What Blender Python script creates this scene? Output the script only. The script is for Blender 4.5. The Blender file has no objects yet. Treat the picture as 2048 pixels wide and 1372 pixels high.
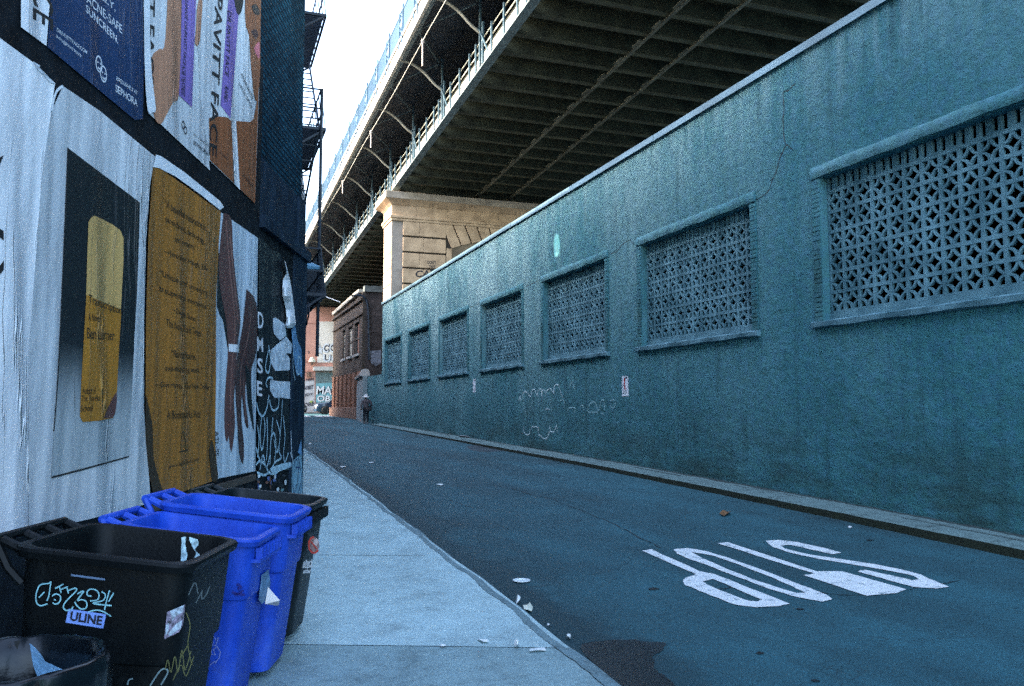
import bpy, bmesh, math, random
from mathutils import Vector as V, Matrix, noise
R = random.Random(7)
S = bpy.context.scene
COL = S.collection
rad = math.radians

# ------------------------------------------------------------------ camera
F, CX, CY = 1650.0, 1024.0, 686.0
YAW, PIT = rad(19.95), math.atan((815-686)/F)
EYE = V((0, 0, 1.75))
FW = V((math.sin(YAW)*math.cos(PIT), math.cos(YAW)*math.cos(PIT), math.sin(PIT)))
RT = V((math.cos(YAW), -math.sin(YAW), 0))
UP = RT.cross(FW)
cd = bpy.data.cameras.new('camera'); cam = bpy.data.objects.new('camera', cd); COL.objects.link(cam)
cam.matrix_world = Matrix.Translation(EYE) @ Matrix((RT, UP, -FW)).transposed().to_4x4()
cd.sensor_width = 36; cd.lens = F/2048*36; cd.clip_start = .05; cd.clip_end = 3000
S.camera = cam
HF = V((math.sin(YAW), math.cos(YAW), 0))

def ray(x, y): return FW*F + RT*(x-CX) - UP*(y-CY)
def on(x, y, p0, n):                       # point of a real plane seen at a place of the survey photo
    r = ray(x, y); return EYE + r*((V(p0)-EYE).dot(n)/r.dot(n))
def onX(x, y, X): return on(x, y, (X, 0, 0), V((1, 0, 0)))
def onY(x, y, Y): return on(x, y, (0, Y, 0), V((0, 1, 0)))
def onZ(x, y, Z): return on(x, y, (0, 0, Z), V((0, 0, 1)))
ZT = [(-40, -.6), (-5, -.2), (3, 0), (7, .11), (10.5, .2), (17.3, .345), (28.5, .52), (45.6, .78), (65, .98), (78, 1.11), (100, 1.2), (400, 1.2)]
def zr(Y):
    for (a, za), (b, zb) in zip(ZT, ZT[1:]):
        if Y <= b: return za + (zb-za)*(Y-a)/(b-a)
    return ZT[-1][1]
def gnd(x, y, dz=0.):
    z = .4
    for _ in range(80): z = .5*z + .5*(zr(onZ(x, y, z).y)+dz)
    return onZ(x, y, z)

# ------------------------------------------------------------------ materials
MATS = {}
def nodes(name):
    m = bpy.data.materials.new(name); m.use_nodes = True
    nt = m.node_tree; return m, nt, nt.nodes['Principled BSDF']
def nd(nt, t, **k):
    n = nt.nodes.new(t)
    for a, b in k.items():
        if a in n.inputs: n.inputs[a].default_value = b
        else: setattr(n, a, b)
    return n
def coords(nt, stretch=(1, 1, 1), rot=(0, 0, 0)):
    tc = nd(nt, 'ShaderNodeTexCoord'); mp = nd(nt, 'ShaderNodeMapping')
    mp.inputs['Scale'].default_value = stretch; mp.inputs['Rotation'].default_value = rot
    nt.links.new(tc.outputs['Object'], mp.inputs['Vector']); return mp.outputs['Vector']
def noise_tex(nt, vec, scale, detail=6, rough=.6):
    n = nd(nt, 'ShaderNodeTexNoise'); n.inputs['Scale'].default_value = scale
    n.inputs['Detail'].default_value = detail; n.inputs['Roughness'].default_value = rough
    nt.links.new(vec, n.inputs['Vector']); return n.outputs['Fac']
def ramp(nt, fac, stops):
    r = nd(nt, 'ShaderNodeValToRGB'); e = r.color_ramp.elements
    while len(e) < len(stops): e.new(.5)
    for el, (p, c) in zip(e, stops):
        el.position = p; el.color = (*c, 1) if not isinstance(c, (int, float)) else (c, c, c, 1)
    nt.links.new(fac, r.inputs['Fac']); return r.outputs['Color']
def mix(nt, fac, a, b, mode='MIX'):
    m = nd(nt, 'ShaderNodeMix', data_type='RGBA', blend_type=mode)
    for s, i in ((fac, 0), (a, 6), (b, 7)):
        if isinstance(s, bpy.types.NodeSocket): nt.links.new(s, m.inputs[i])
        elif i == 0: m.inputs[0].default_value = s
        else: m.inputs[i].default_value = (*s, 1)
    return m.outputs[2]
def bump(nt, bs, h, strength=.3, dist=.02):
    b = nd(nt, 'ShaderNodeBump'); b.inputs['Strength'].default_value = strength; b.inputs['Distance'].default_value = dist
    nt.links.new(h, b.inputs['Height']); nt.links.new(b.outputs['Normal'], bs.inputs['Normal'])
def mul(c, k): return tuple(v*k for v in c)

def M(name, c, var=.25, scale=3, rough=.75, bmp=.0, bscale=60, metal=0., stretch=(1, 1, 1), c2=None, lo=.35, hi=.65, spec=.4):
    if name in MATS: return MATS[name]
    m, nt, bs = nodes(name); v = coords(nt, stretch)
    f = noise_tex(nt, v, scale)
    nt.links.new(ramp(nt, f, [(lo, mul(c, 1-var)), (hi, c2 or mul(c, 1+var))]), bs.inputs['Base Color'])
    bs.inputs['Roughness'].default_value = rough; bs.inputs['Metallic'].default_value = metal
    bs.inputs['Specular IOR Level'].default_value = spec
    if bmp: bump(nt, bs, noise_tex(nt, v, bscale, 4), bmp, .01)
    MATS[name] = m; return m

def brick(name, c1, c2, mortar, axis='x', bw=.21, bh=.075, msize=.008, rough=.85, bmp=.6, stain=.4, spec=.25):
    if name in MATS: return MATS[name]
    m, nt, bs = nodes(name); v = coords(nt)
    sx = nd(nt, 'ShaderNodeSeparateXYZ'); nt.links.new(v, sx.inputs[0])
    cb = nd(nt, 'ShaderNodeCombineXYZ'); nt.links.new(sx.outputs['Y' if axis == 'x' else 'X'], cb.inputs[0]); nt.links.new(sx.outputs['Z'], cb.inputs[1])
    b = nd(nt, 'ShaderNodeTexBrick'); nt.links.new(cb.outputs[0], b.inputs['Vector'])
    for k, val in (('Scale', 1), ('Brick Width', bw), ('Row Height', bh), ('Mortar Size', msize), ('Mortar Smooth', .2)): b.inputs[k].default_value = val
    b.inputs['Color1'].default_value = (*c1, 1); b.inputs['Color2'].default_value = (*c2, 1); b.inputs['Mortar'].default_value = (*mortar, 1)
    f = noise_tex(nt, v, 1.3)
    g = ramp(nt, f, [(.3, (1-stain,)*3), (.7, (1.15,)*3)])
    nt.links.new(mix(nt, 1., b.outputs['Color'], g, 'MULTIPLY'), bs.inputs['Base Color'])
    bs.inputs['Roughness'].default_value = rough; bs.inputs['Specular IOR Level'].default_value = spec
    h = nd(nt, 'ShaderNodeMath', operation='SUBTRACT'); nt.links.new(noise_tex(nt, v, 40), h.inputs[0]); nt.links.new(b.outputs['Fac'], h.inputs[1])
    bump(nt, bs, h.outputs[0], bmp, .012)
    MATS[name] = m; return m

def stucco():
    m, nt, bs = nodes('stucco'); v = coords(nt); vs = coords(nt, (1, 2.2, .22)); vl = coords(nt, (1, .25, 1))
    big = noise_tex(nt, v, .45, 5, .55); mid = noise_tex(nt, v, 2.6, 8, .65)
    base = ramp(nt, big, [(.3, mul(WALL_A, .7)), (.42, WALL_A), (.52, WALL_B), (.62, WALL_C), (.74, mul(WALL_C, 1.3))])
    base = mix(nt, .55, base, ramp(nt, mid, [(.3, mul(WALL_B, .62)), (.52, WALL_B), (.75, mul(WALL_B, 1.45))]))
    hue = noise_tex(nt, v, 6, 10, .75)
    base = mix(nt, .42, base, ramp(nt, hue, [(.32, (.010, .08, .08)), (.46, (.018, .16, .165)), (.56, (.026, .15, .235)), (.72, (.08, .25, .32))]))
    gr = noise_tex(nt, v, 38, 6, .8)
    base = mix(nt, .25, base, ramp(nt, gr, [(.3, (.45,)*3), (.5, (1,)*3), (.7, (1.6,)*3)]), 'MULTIPLY')
    # weathered chalky patches, thicker toward the far end and the top of the wall
    sw_ = nd(nt, 'ShaderNodeSeparateXYZ'); nt.links.new(v, sw_.inputs[0])
    fy = nd(nt, 'ShaderNodeMapRange'); nt.links.new(sw_.outputs['Y'], fy.inputs[0])
    for i, val in ((1, -12.), (2, 16.), (3, 0.12), (4, 1.)): fy.inputs[i].default_value = val
    fz_ = nd(nt, 'ShaderNodeMapRange'); nt.links.new(sw_.outputs['Z'], fz_.inputs[0])
    for i, val in ((1, 1.5), (2, 5.5), (3, .15), (4, 1.)): fz_.inputs[i].default_value = val
    ch = ramp(nt, noise_tex(nt, coords(nt, (1, .6, .3)), .8, 10, .7), [(.38, .05), (.50, .55), (.60, 1.)])
    c1 = nd(nt, 'ShaderNodeMath', operation='MULTIPLY'); nt.links.new(fy.outputs[0], c1.inputs[0]); nt.links.new(fz_.outputs[0], c1.inputs[1])
    c2_ = nd(nt, 'ShaderNodeMath', operation='MULTIPLY'); nt.links.new(c1.outputs[0], c2_.inputs[0]); nt.links.new(ch, c2_.inputs[1])
    base = mix(nt, c2_.outputs[0], base, (.25, .39, .40))
    sx = nd(nt, 'ShaderNodeSeparateXYZ'); nt.links.new(v, sx.inputs[0])
    # pale weather streaks below the coping, dirt splashed above the kerb
    mr = nd(nt, 'ShaderNodeMapRange'); nt.links.new(sx.outputs['Z'], mr.inputs[0])
    for i, val in ((1, 5.7), (2, 8.), (3, 0.), (4, 1.)): mr.inputs[i].default_value = val
    st = ramp(nt, noise_tex(nt, vs, 1.6, 5), [(.45, 0.), (.62, 1.)])
    k = nd(nt, 'ShaderNodeMath', operation='MULTIPLY'); nt.links.new(mr.outputs[0], k.inputs[0]); nt.links.new(st, k.inputs[1])
    k2 = nd(nt, 'ShaderNodeMath', operation='MULTIPLY'); nt.links.new(k.outputs[0], k2.inputs[0]); k2.inputs[1].default_value = .7
    base = mix(nt, k2.outputs[0], base, WALL_PALE)
    dk = ramp(nt, noise_tex(nt, coords(nt, (1, 3, .3)), 1.2, 6), [(.55, 0.), (.72, 1.)])
    kk = nd(nt, 'ShaderNodeMath', operation='MULTIPLY'); nt.links.new(dk, kk.inputs[0]); kk.inputs[1].default_value = .6
    base = mix(nt, kk.outputs[0], base, mul(WALL_A, .5))
    low = nd(nt, 'ShaderNodeMapRange'); nt.links.new(sx.outputs['Z'], low.inputs[0])
    for i, val in ((1, 0.1), (2, 1.9), (3, 1.), (4, 0.)): low.inputs[i].default_value = val
    dn = ramp(nt, noise_tex(nt, vl, 2.2, 8, .7), [(.38, 0.), (.62, 1.)])
    lm = nd(nt, 'ShaderNodeMath', operation='MULTIPLY'); nt.links.new(low.outputs[0], lm.inputs[0]); nt.links.new(dn, lm.inputs[1])
    base = mix(nt, lm.outputs[0], base, WALL_DIRT)
    nt.links.new(base, bs.inputs['Base Color']); bs.inputs['Roughness'].default_value = .9; bs.inputs['Specular IOR Level'].default_value = .25
    a = nd(nt, 'ShaderNodeMath', operation='MULTIPLY_ADD'); nt.links.new(noise_tex(nt, coords(nt, (1, .8, 1.25), (.45, 0, 0)), 6, 7, .66), a.inputs[0]); a.inputs[1].default_value = 2.2
    nt.links.new(noise_tex(nt, v, 2.2, 4), a.inputs[2]); bump(nt, bs, a.outputs[0], .45, .035)
    return m

def asphalt(name, c, wet=False):
    m, nt, bs = nodes(name); v = coords(nt)
    fine = noise_tex(nt, v, 90, 3, .8); mid = noise_tex(nt, v, 1.1, 7, .65); big = noise_tex(nt, coords(nt, (1.2, .25, 1)), .7, 4)
    b = ramp(nt, mid, [(.3, mul(c, .6)), (.5, c), (.72, mul(c, 1.5))])
    b = mix(nt, .55, b, ramp(nt, big, [(.35, mul(c, .55)), (.5, c), (.66, mul(c, 1.6))]))
    b = mix(nt, 1., b, ramp(nt, fine, [(.3, (.4,)*3), (.5, (1,)*3), (.72, (1.9,)*3)]), 'MULTIPLY')
    sp = noise_tex(nt, v, 24, 8, .8); b = mix(nt, .55, b, ramp(nt, sp, [(.3, (.5, .55, .5)), (.5, (1,)*3), (.7, (1.5, 1.5, 1.65))]), 'MULTIPLY')
    # hairline cracks
    vo = nd(nt, 'ShaderNodeTexVoronoi', feature='DISTANCE_TO_EDGE'); vo.inputs['Scale'].default_value = .33
    ad = nd(nt, 'ShaderNodeVectorMath', operation='MULTIPLY_ADD'); nn = nd(nt, 'ShaderNodeTexNoise'); nn.inputs['Scale'].default_value = 1.5; nn.inputs['Detail'].default_value = 6
    nt.links.new(v, nn.inputs['Vector']); nt.links.new(nn.outputs['Color'], ad.inputs[0]); ad.inputs[1].default_value = (1.2, 1.2, 0); nt.links.new(v, ad.inputs[2])
    nt.links.new(ad.outputs[0], vo.inputs['Vector'])
    ck = ramp(nt, vo.outputs['Distance'], [(.0, 1.), (.006, 0.)])
    cm = nd(nt, 'ShaderNodeMath', operation='MULTIPLY'); nt.links.new(ck, cm.inputs[0]); nt.links.new(ramp(nt, big, [(.45, 0.), (.6, .8)]), cm.inputs[1])
    b = mix(nt, cm.outputs[0], b, mul(c, .35))
    # wet dirt lying in the left gutter
    sx = nd(nt, 'ShaderNodeSeparateXYZ'); nt.links.new(v, sx.inputs[0])
    wob = nd(nt, 'ShaderNodeMath', operation='MULTIPLY_ADD'); nt.links.new(noise_tex(nt, coords(nt, (1, .45, 1)), 1.6, 6), wob.inputs[0]); wob.inputs[1].default_value = -1.1; nt.links.new(sx.outputs['X'], wob.inputs[2])
    gm = ramp(nt, wob.outputs[0], [(0., 1.), (1., 0.)])
    mr = nd(nt, 'ShaderNodeMapRange'); nt.links.new(wob.outputs[0], mr.inputs[0])
    for i, val in ((1, GUT-.28), (2, GUT+.12), (3, .75), (4, 0.)): mr.inputs[i].default_value = val
    b = mix(nt, mr.outputs[0], b, mul(c, .3))
    nt.links.new(b, bs.inputs['Base Color']); bs.inputs['Roughness'].default_value = .42 if wet else .8
    bs.inputs['Specular IOR Level'].default_value = .35
    bump(nt, bs, fine, .5, .006); return m

def concrete(name, c, dark=.6, sc=1.0):
    m, nt, bs = nodes(name); v = coords(nt)
    fine = noise_tex(nt, v, 120, 3, .8); mid = noise_tex(nt, v, 2.2*sc, 9, .7); sm = noise_tex(nt, coords(nt, (1, 1, 1), (0, 0, .3)), 7*sc, 6, .7)
    b = ramp(nt, mid, [(.28, mul(c, dark)), (.48, c), (.75, mul(c, 1.22))])
    b = mix(nt, 1., b, ramp(nt, fine, [(.28, (.6,)*3), (.5, (1,)*3), (.75, (1.3,)*3)]), 'MULTIPLY')
    b = mix(nt, .8, b, ramp(nt, noise_tex(nt, v, 30, 8, .8), [(.28, (.62,)*3), (.5, (1,)*3), (.72, (1.25,)*3)]), 'MULTIPLY')
    b = mix(nt, .6, b, ramp(nt, sm, [(.3, (.6,)*3), (.45, (1,)*3)]), 'MULTIPLY')
    vo = nd(nt, 'ShaderNodeTexVoronoi'); vo.inputs['Scale'].default_value = 5.5; nt.links.new(v, vo.inputs['Vector'])
    b = mix(nt, ramp(nt, vo.outputs['Distance'], [(.035, .55), (.06, 0.)]), b, mul(c, .3))
    nt.links.new(b, bs.inputs['Base Color']); bs.inputs['Roughness'].default_value = .85; bs.inputs['Specular IOR Level'].default_value = .3
    bump(nt, bs, mix(nt, .5, fine, mid), .4, .006); return m

def paper(name, c, crease=(1, 1, 1), amt=.35, wr=1., grain=0., rough=.5, grad=None):
    """pasted paper: long vertical paste wrinkles, crests paled in colour for wear and glare"""
    if name in MATS: return MATS[name]
    m, nt, bs = nodes(name); v = coords(nt)
    w = nd(nt, 'ShaderNodeTexNoise'); w.inputs['Scale'].default_value = .8; w.inputs['Detail'].default_value = 2; nt.links.new(v, w.inputs['Vector'])
    ad = nd(nt, 'ShaderNodeVectorMath', operation='MULTIPLY_ADD'); nt.links.new(w.outputs['Color'], ad.inputs[0]); ad.inputs[1].default_value = (.3, .3, .05); nt.links.new(v, ad.inputs[2])
    mp = nd(nt, 'ShaderNodeMapping'); mp.inputs['Scale'].default_value = (.9, 2.6, .16); nt.links.new(ad.outputs[0], mp.inputs['Vector'])
    n1 = noise_tex(nt, mp.outputs[0], 1.9, 3, .55)
    rid = nd(nt, 'ShaderNodeMath', operation='SUBTRACT'); nt.links.new(n1, rid.inputs[0]); rid.inputs[1].default_value = .5
    ab = nd(nt, 'ShaderNodeMath', operation='ABSOLUTE'); nt.links.new(rid.outputs[0], ab.inputs[0])
    crest = ramp(nt, ab.outputs[0], [(.0, 1.), (.013, 0.)])
    gate = ramp(nt, noise_tex(nt, coords(nt, (1, 2, .5)), 1.1, 3), [(.48, 0.), (.64, 1.)])
    km = nd(nt, 'ShaderNodeMath', operation='MULTIPLY'); nt.links.new(crest, km.inputs[0]); nt.links.new(gate, km.inputs[1])
    ka = nd(nt, 'ShaderNodeMath', operation='MULTIPLY'); nt.links.new(km.outputs[0], ka.inputs[0]); ka.inputs[1].default_value = amt
    soft = noise_tex(nt, coords(nt, (1.5, 1.5, .5)), 1.4, 5)
    b = ramp(nt, soft, [(.3, mul(c, .82)), (.7, mul(c, 1.08))])
    if grad:                                            # a printed tone running down the sheet
        tc = nd(nt, 'ShaderNodeTexCoord'); sz = nd(nt, 'ShaderNodeSeparateXYZ'); nt.links.new(tc.outputs['Generated'], sz.inputs[0]); b = ramp(nt, sz.outputs['Z'], grad)
    if grain: b = mix(nt, grain, b, ramp(nt, noise_tex(nt, v, 55, 3, .8), [(.3, (.45,)*3), (.5, (1,)*3), (.7, (1.7,)*3)]), 'MULTIPLY')
    b = mix(nt, ka.outputs[0], b, crease)  # pale crests: wear and glare painted into the base colour
    nt.links.new(b, bs.inputs['Base Color']); bs.inputs['Roughness'].default_value = rough; bs.inputs['Specular IOR Level'].default_value = .35
    hh = nd(nt, 'ShaderNodeMath', operation='MULTIPLY_ADD'); nt.links.new(km.outputs[0], hh.inputs[0]); hh.inputs[1].default_value = .55; n1s = nd(nt, 'ShaderNodeMath', operation='MULTIPLY'); nt.links.new(n1, n1s.inputs[0]); n1s.inputs[1].default_value = .05; nt.links.new(n1s.outputs[0], hh.inputs[2])
    n2 = noise_tex(nt, coords(nt, (1.2, 1.6, .8), (.5, 0, 0)), 2.6, 5, .6)
    h2 = nd(nt, 'ShaderNodeMath', operation='MULTIPLY_ADD'); nt.links.new(n2, h2.inputs[0]); h2.inputs[1].default_value = .22; nt.links.new(hh.outputs[0], h2.inputs[2])
    n3 = noise_tex(nt, coords(nt, (1, 1.5, .24), (.12, 0, 0)), 1.5, 2, .45)
    h3 = nd(nt, 'ShaderNodeMath', operation='MULTIPLY_ADD'); nt.links.new(n3, h3.inputs[0]); h3.inputs[1].default_value = 2.4; nt.links.new(h2.outputs[0], h3.inputs[2])
    bump(nt, bs, h3.outputs[0], .9*wr, .085)
    MATS[name] = m; return m

def plastic(name, c, c2, rough=.45, spec=.25, dust=(.1, .12, .13), k=.25):
    """moulded bin plastic: faded blotches, fine scratches, street dust toward the foot"""
    m, nt, bs = nodes(name); v = coords(nt)
    b = ramp(nt, noise_tex(nt, v, 3.2, 8, .7), [(.35, c), (.65, c2)])
    s1 = ramp(nt, noise_tex(nt, coords(nt, (14, 1, 1), (0, .5, .4)), 9, 4, .7), [(.62, 0.), (.70, 1.)])
    s2 = ramp(nt, noise_tex(nt, coords(nt, (1, 1, .5)), 5, 8, .8), [(.5, 0.), (.7, 1.)])
    tc = nd(nt, 'ShaderNodeTexCoord'); sz = nd(nt, 'ShaderNodeSeparateXYZ'); nt.links.new(tc.outputs['Generated'], sz.inputs[0])
    mr = nd(nt, 'ShaderNodeMapRange'); nt.links.new(sz.outputs['Z'], mr.inputs[0])
    for i, val in ((1, 0.), (2, .75), (3, 1.), (4, .3)): mr.inputs[i].default_value = val
    a = nd(nt, 'ShaderNodeMath', operation='MULTIPLY'); nt.links.new(s2, a.inputs[0]); nt.links.new(mr.outputs[0], a.inputs[1])
    a2 = nd(nt, 'ShaderNodeMath', operation='MULTIPLY_ADD'); nt.links.new(s1, a2.inputs[0]); a2.inputs[1].default_value = .5; nt.links.new(a.outputs[0], a2.inputs[2])
    a3 = nd(nt, 'ShaderNodeMath', operation='MULTIPLY'); nt.links.new(a2.outputs[0], a3.inputs[0]); a3.inputs[1].default_value = k; a3.use_clamp = True
    b = mix(nt, a3.outputs[0], b, dust); nt.links.new(b, bs.inputs['Base Color'])
    bs.inputs['Roughness'].default_value = rough; bs.inputs['Specular IOR Level'].default_value = spec
    bump(nt, bs, noise_tex(nt, v, 60, 4), .2, .01); return m

def paint(name, c, worn=.5, sc=14, under=None):
    """white road paint worn through in places"""
    m, nt, bs = nodes(name); v = coords(nt)
    f = noise_tex(nt, v, sc, 8, .75)
    b = ramp(nt, f, [(worn-.14, under), (worn-.08, mul(c, .8)), (.75, c)])
    nt.links.new(b, bs.inputs['Base Color']); bs.inputs['Roughness'].default_value = .7
    bump(nt, bs, noise_tex(nt, v, 80, 3), .4, .005); return m

# ------------------------------------------------------------------ objects
OFF = {}
def prop(o, label=None, cat=None, group=None, kind=None):
    if label: o['label'] = label
    if cat: o['category'] = cat
    if group: o['group'] = group
    if kind: o['kind'] = kind
    return o
def thing(name, label, cat, loc=(0, 0, 0), rz=0, group=None):
    o = bpy.data.objects.new(name, None); o.empty_display_size = .2; COL.objects.link(o)
    o.location = loc; o.rotation_euler = (0, 0, rz); OFF[o] = V(loc)
    return prop(o, label, cat, group)
def copy_tree(o, parent=None):
    c = o.copy(); COL.objects.link(c); c.parent = parent; OFF[c] = OFF.get(o, V())
    for ch in [k for k in bpy.data.objects if k.parent == o]: copy_tree(ch, c)
    return c

class MB:
    def __init__(s): s.v = []; s.f = []
    def add(s, vs, fs):
        k = len(s.v); s.v += [V(p) for p in vs]; s.f += [tuple(i+k for i in f) for f in fs]; return s
    def box(s, a, b):
        (x0, y0, z0), (x1, y1, z1) = a, b
        return s.add([(x0, y0, z0), (x1, y0, z0), (x1, y1, z0), (x0, y1, z0), (x0, y0, z1), (x1, y0, z1), (x1, y1, z1), (x0, y1, z1)],
                     [(3, 2, 1, 0), (4, 5, 6, 7), (0, 1, 5, 4), (1, 2, 6, 5), (2, 3, 7, 6), (3, 0, 4, 7)])
    def obox(s, o, ax, ay, az):            # box from a corner and three edge vectors
        o, ax, ay, az = V(o), V(ax), V(ay), V(az)
        return s.add([o, o+ax, o+ax+ay, o+ay, o+az, o+ax+az, o+ax+ay+az, o+ay+az],
                     [(3, 2, 1, 0), (4, 5, 6, 7), (0, 1, 5, 4), (1, 2, 6, 5), (2, 3, 7, 6), (3, 0, 4, 7)])
    def bar(s, a, b, w, h=None, up=(0, 0, 1)):
        a, b = V(a), V(b); d = (b-a).normalized(); h = h or w
        x = d.cross(V(up)); x = d.cross(V((1, 0, 0))) if x.length < 1e-4 else x
        x.normalize(); y = x.cross(d)
        return s.obox(a-x*w/2-y*h/2, x*w, y*h, b-a)
    def tube(s, pts, r, n=8, caps=True):
        pts = [V(p) for p in pts]; rs = r if isinstance(r, (list, tuple)) else [r]*len(pts); k0 = len(s.v); x = None
        for i, p in enumerate(pts):
            d = (pts[min(i+1, len(pts)-1)]-pts[max(i-1, 0)]).normalized()
            if x is None: x = d.cross(V((0, 0, 1))); x = V((1, 0, 0)) if x.length < 1e-3 else x
            x = (x-d*x.dot(d)).normalized(); y = d.cross(x)
            s.v += [p+(x*math.cos(t)+y*math.sin(t))*rs[i] for t in (2*math.pi*j/n for j in range(n))]
        for i in range(len(pts)-1):
            for j in range(n): s.f.append((k0+i*n+j, k0+i*n+(j+1) % n, k0+(i+1)*n+(j+1) % n, k0+(i+1)*n+j))
        if caps: s.f += [tuple(k0+j for j in range(n))[::-1], tuple(k0+(len(pts)-1)*n+j for j in range(n))]
        return s
    def loft(s, rings, caps=(True, True)):
        n = len(rings[0]); k0 = len(s.v)
        for r in rings: s.v += [V(p) for p in r]
        for i in range(len(rings)-1):
            for j in range(n): s.f.append((k0+i*n+j, k0+i*n+(j+1) % n, k0+(i+1)*n+(j+1) % n, k0+(i+1)*n+j))
        if caps[0]: s.f.append(tuple(k0+j for j in range(n))[::-1])
        if caps[1]: s.f.append(tuple(k0+(len(rings)-1)*n+j for j in range(n)))
        return s
    def poly(s, pts, n=None, th=0.):       # planar polygon, optionally with thickness along n
        pts = [V(p) for p in pts]; k = len(pts)
        nn = V()
        for i in range(k): nn += pts[i].cross(pts[(i+1) % k])
        if n is not None and nn.dot(V(n)) < 0: pts.reverse()
        if not th: return s.add(pts, [tuple(range(k))])
        n = V(n); return s.add(pts+[p-n*th for p in pts], [tuple(range(k)), tuple(range(2*k-1, k-1, -1))]+[(i, i+k, (i+1) % k+k, (i+1) % k) for i in range(k)])
    def holed(s, outer, hole, n):
        bm = bmesh.new(); es = []
        for L in (outer, hole):
            vs = [bm.verts.new(p) for p in L]
            es += [bm.edges.new((vs[i], vs[(i+1) % len(vs)])) for i in range(len(vs))]
        bmesh.ops.triangle_fill(bm, use_beauty=True, edges=es, normal=n)
        bm.verts.index_update(); s.add([v.co.copy() for v in bm.verts], [tuple(v.index for v in f.verts) for f in bm.faces]); bm.free(); return s
    def ribbon(s, pts, w, n):
        pts = [V(p) for p in pts]; n = V(n); L = []
        for i, p in enumerate(pts):
            d = (pts[min(i+1, len(pts)-1)]-pts[max(i-1, 0)]).normalized(); x = n.cross(d)*w/2
            L.append((p-x, p+x))
        vs = [q for l in L for q in l]
        return s.add(vs, [(2*i, 2*i+2, 2*i+3, 2*i+1) for i in range(len(pts)-1)])
    def build(s, name, mat, parent=None, smooth=False, local=False, bevel=0., org=None):
        me = bpy.data.meshes.new(name)
        off = V()
        if parent is not None: off = V() if local else OFF[parent]
        elif org is not None: off = V(org)
        elif s.v:
            xs = [p.x for p in s.v]; ys = [p.y for p in s.v]; off = V(((min(xs)+max(xs))/2, (min(ys)+max(ys))/2, min(p.z for p in s.v)))
        me.from_pydata([p-off for p in s.v], [], s.f); me.update()
        bm = bmesh.new(); bm.from_mesh(me); bmesh.ops.recalc_face_normals(bm, faces=bm.faces[:]); bm.to_mesh(me); bm.free()
        me.materials.append(mat)
        if smooth:
            me.polygons.foreach_set('use_smooth', [True]*len(me.polygons))
            if smooth != 'all': me.set_sharp_from_angle(angle=rad(38))
        o = bpy.data.objects.new(name, me); COL.objects.link(o)
        if parent is not None: o.parent = parent; OFF[o] = V() if local else OFF[parent]
        else: o.location = off; OFF[o] = off
        if bevel:
            b = o.modifiers.new('bevel', 'BEVEL'); b.width = bevel; b.segments = 2; b.limit_method = 'ANGLE'
        return o

def fontmesh(text, bold=0.):
    c = bpy.data.curves.new('t', 'FONT'); c.body = text; c.offset = bold; c.resolution_u = 3
    o = bpy.data.objects.new('t', c); COL.objects.link(o); bpy.context.view_layer.update()
    me = bpy.data.meshes.new_from_object(o.evaluated_get(bpy.context.evaluated_depsgraph_get()))
    vs = [v.co.copy() for v in me.vertices]; fs = [tuple(p.vertices) for p in me.polygons]
    bpy.data.objects.remove(o); bpy.data.curves.remove(c); bpy.data.meshes.remove(me); return vs, fs
def text_on(mb, text, LL, LR, UL, bold=0.):
    """text stretched over the parallelogram LL, LR, UL"""
    vs, fs = fontmesh(text, bold)
    if not vs: return
    x0 = min(v.x for v in vs); x1 = max(v.x for v in vs); y0 = min(v.y for v in vs); y1 = max(v.y for v in vs)
    LL, LR, UL = V(LL), V(LR), V(UL)
    mb.add([LL+(LR-LL)*((v.x-x0)/(x1-x0))+(UL-LL)*((v.y-y0)/(y1-y0)) for v in vs], fs)
def catmull(P, k=6):
    P = [V(p) for p in P]; Q = [P[0]]+P+[P[-1]]; out = []
    for i in range(1, len(Q)-2):
        for j in range(k):
            t = j/k; a, b, c, d = Q[i-1:i+3]
            out.append(.5*((2*b)+(c-a)*t+(2*a-5*b+4*c-d)*t*t+(3*b-a-3*c+d)*t**3))
    return out+[P[-1]]
def rrect(x0, x1, y0, y1, r, z, k=5, zf=None):
    out = []
    for cx, cy, a in ((x1-r, y1-r, 0), (x0+r, y1-r, 90), (x0+r, y0+r, 180), (x1-r, y0+r, 270)):
        for j in range(k+1):
            t = rad(a+90*j/k); x, y = cx+r*math.cos(t), cy+r*math.sin(t)
            out.append((x, y, z if zf is None else zf(x, y, z)))
    return out
def lathe(mb, prof, c=(0, 0, 0), n=20, axis='z'):
    rings = []
    for r, z in prof:
        ring = []
        for j in range(n):
            t = 2*math.pi*j/n; a, b = r*math.cos(t), r*math.sin(t)
            p = (a, b, z) if axis == 'z' else ((a, z, b) if axis == 'y' else (z, a, b))
            ring.append(V(p)+V(c))
        rings.append(ring)
    return mb.loft(rings)
def skin(name, P, E, Rr, mat, parent, sub=1):
    me = bpy.data.meshes.new(name); me.from_pydata(P, E, []); o = bpy.data.objects.new(name, me); COL.objects.link(o)
    m = o.modifiers.new('s', 'SKIN')
    for i, r in enumerate(Rr): me.skin_vertices[0].data[i].radius = (r, r) if not isinstance(r, tuple) else r
    me.skin_vertices[0].data[0].use_root = True
    if sub: o.modifiers.new('d', 'SUBSURF').levels = sub
    bpy.context.view_layer.update()
    nm = bpy.data.meshes.new_from_object(o.evaluated_get(bpy.context.evaluated_depsgraph_get()))
    bpy.data.objects.remove(o); nm.name = name; nm.materials.clear(); nm.materials.append(mat)
    nm.polygons.foreach_set('use_smooth', [True]*len(nm.polygons))
    r = bpy.data.objects.new(name, nm); COL.objects.link(r); r.parent = parent; OFF[r] = V(); return r

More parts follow.
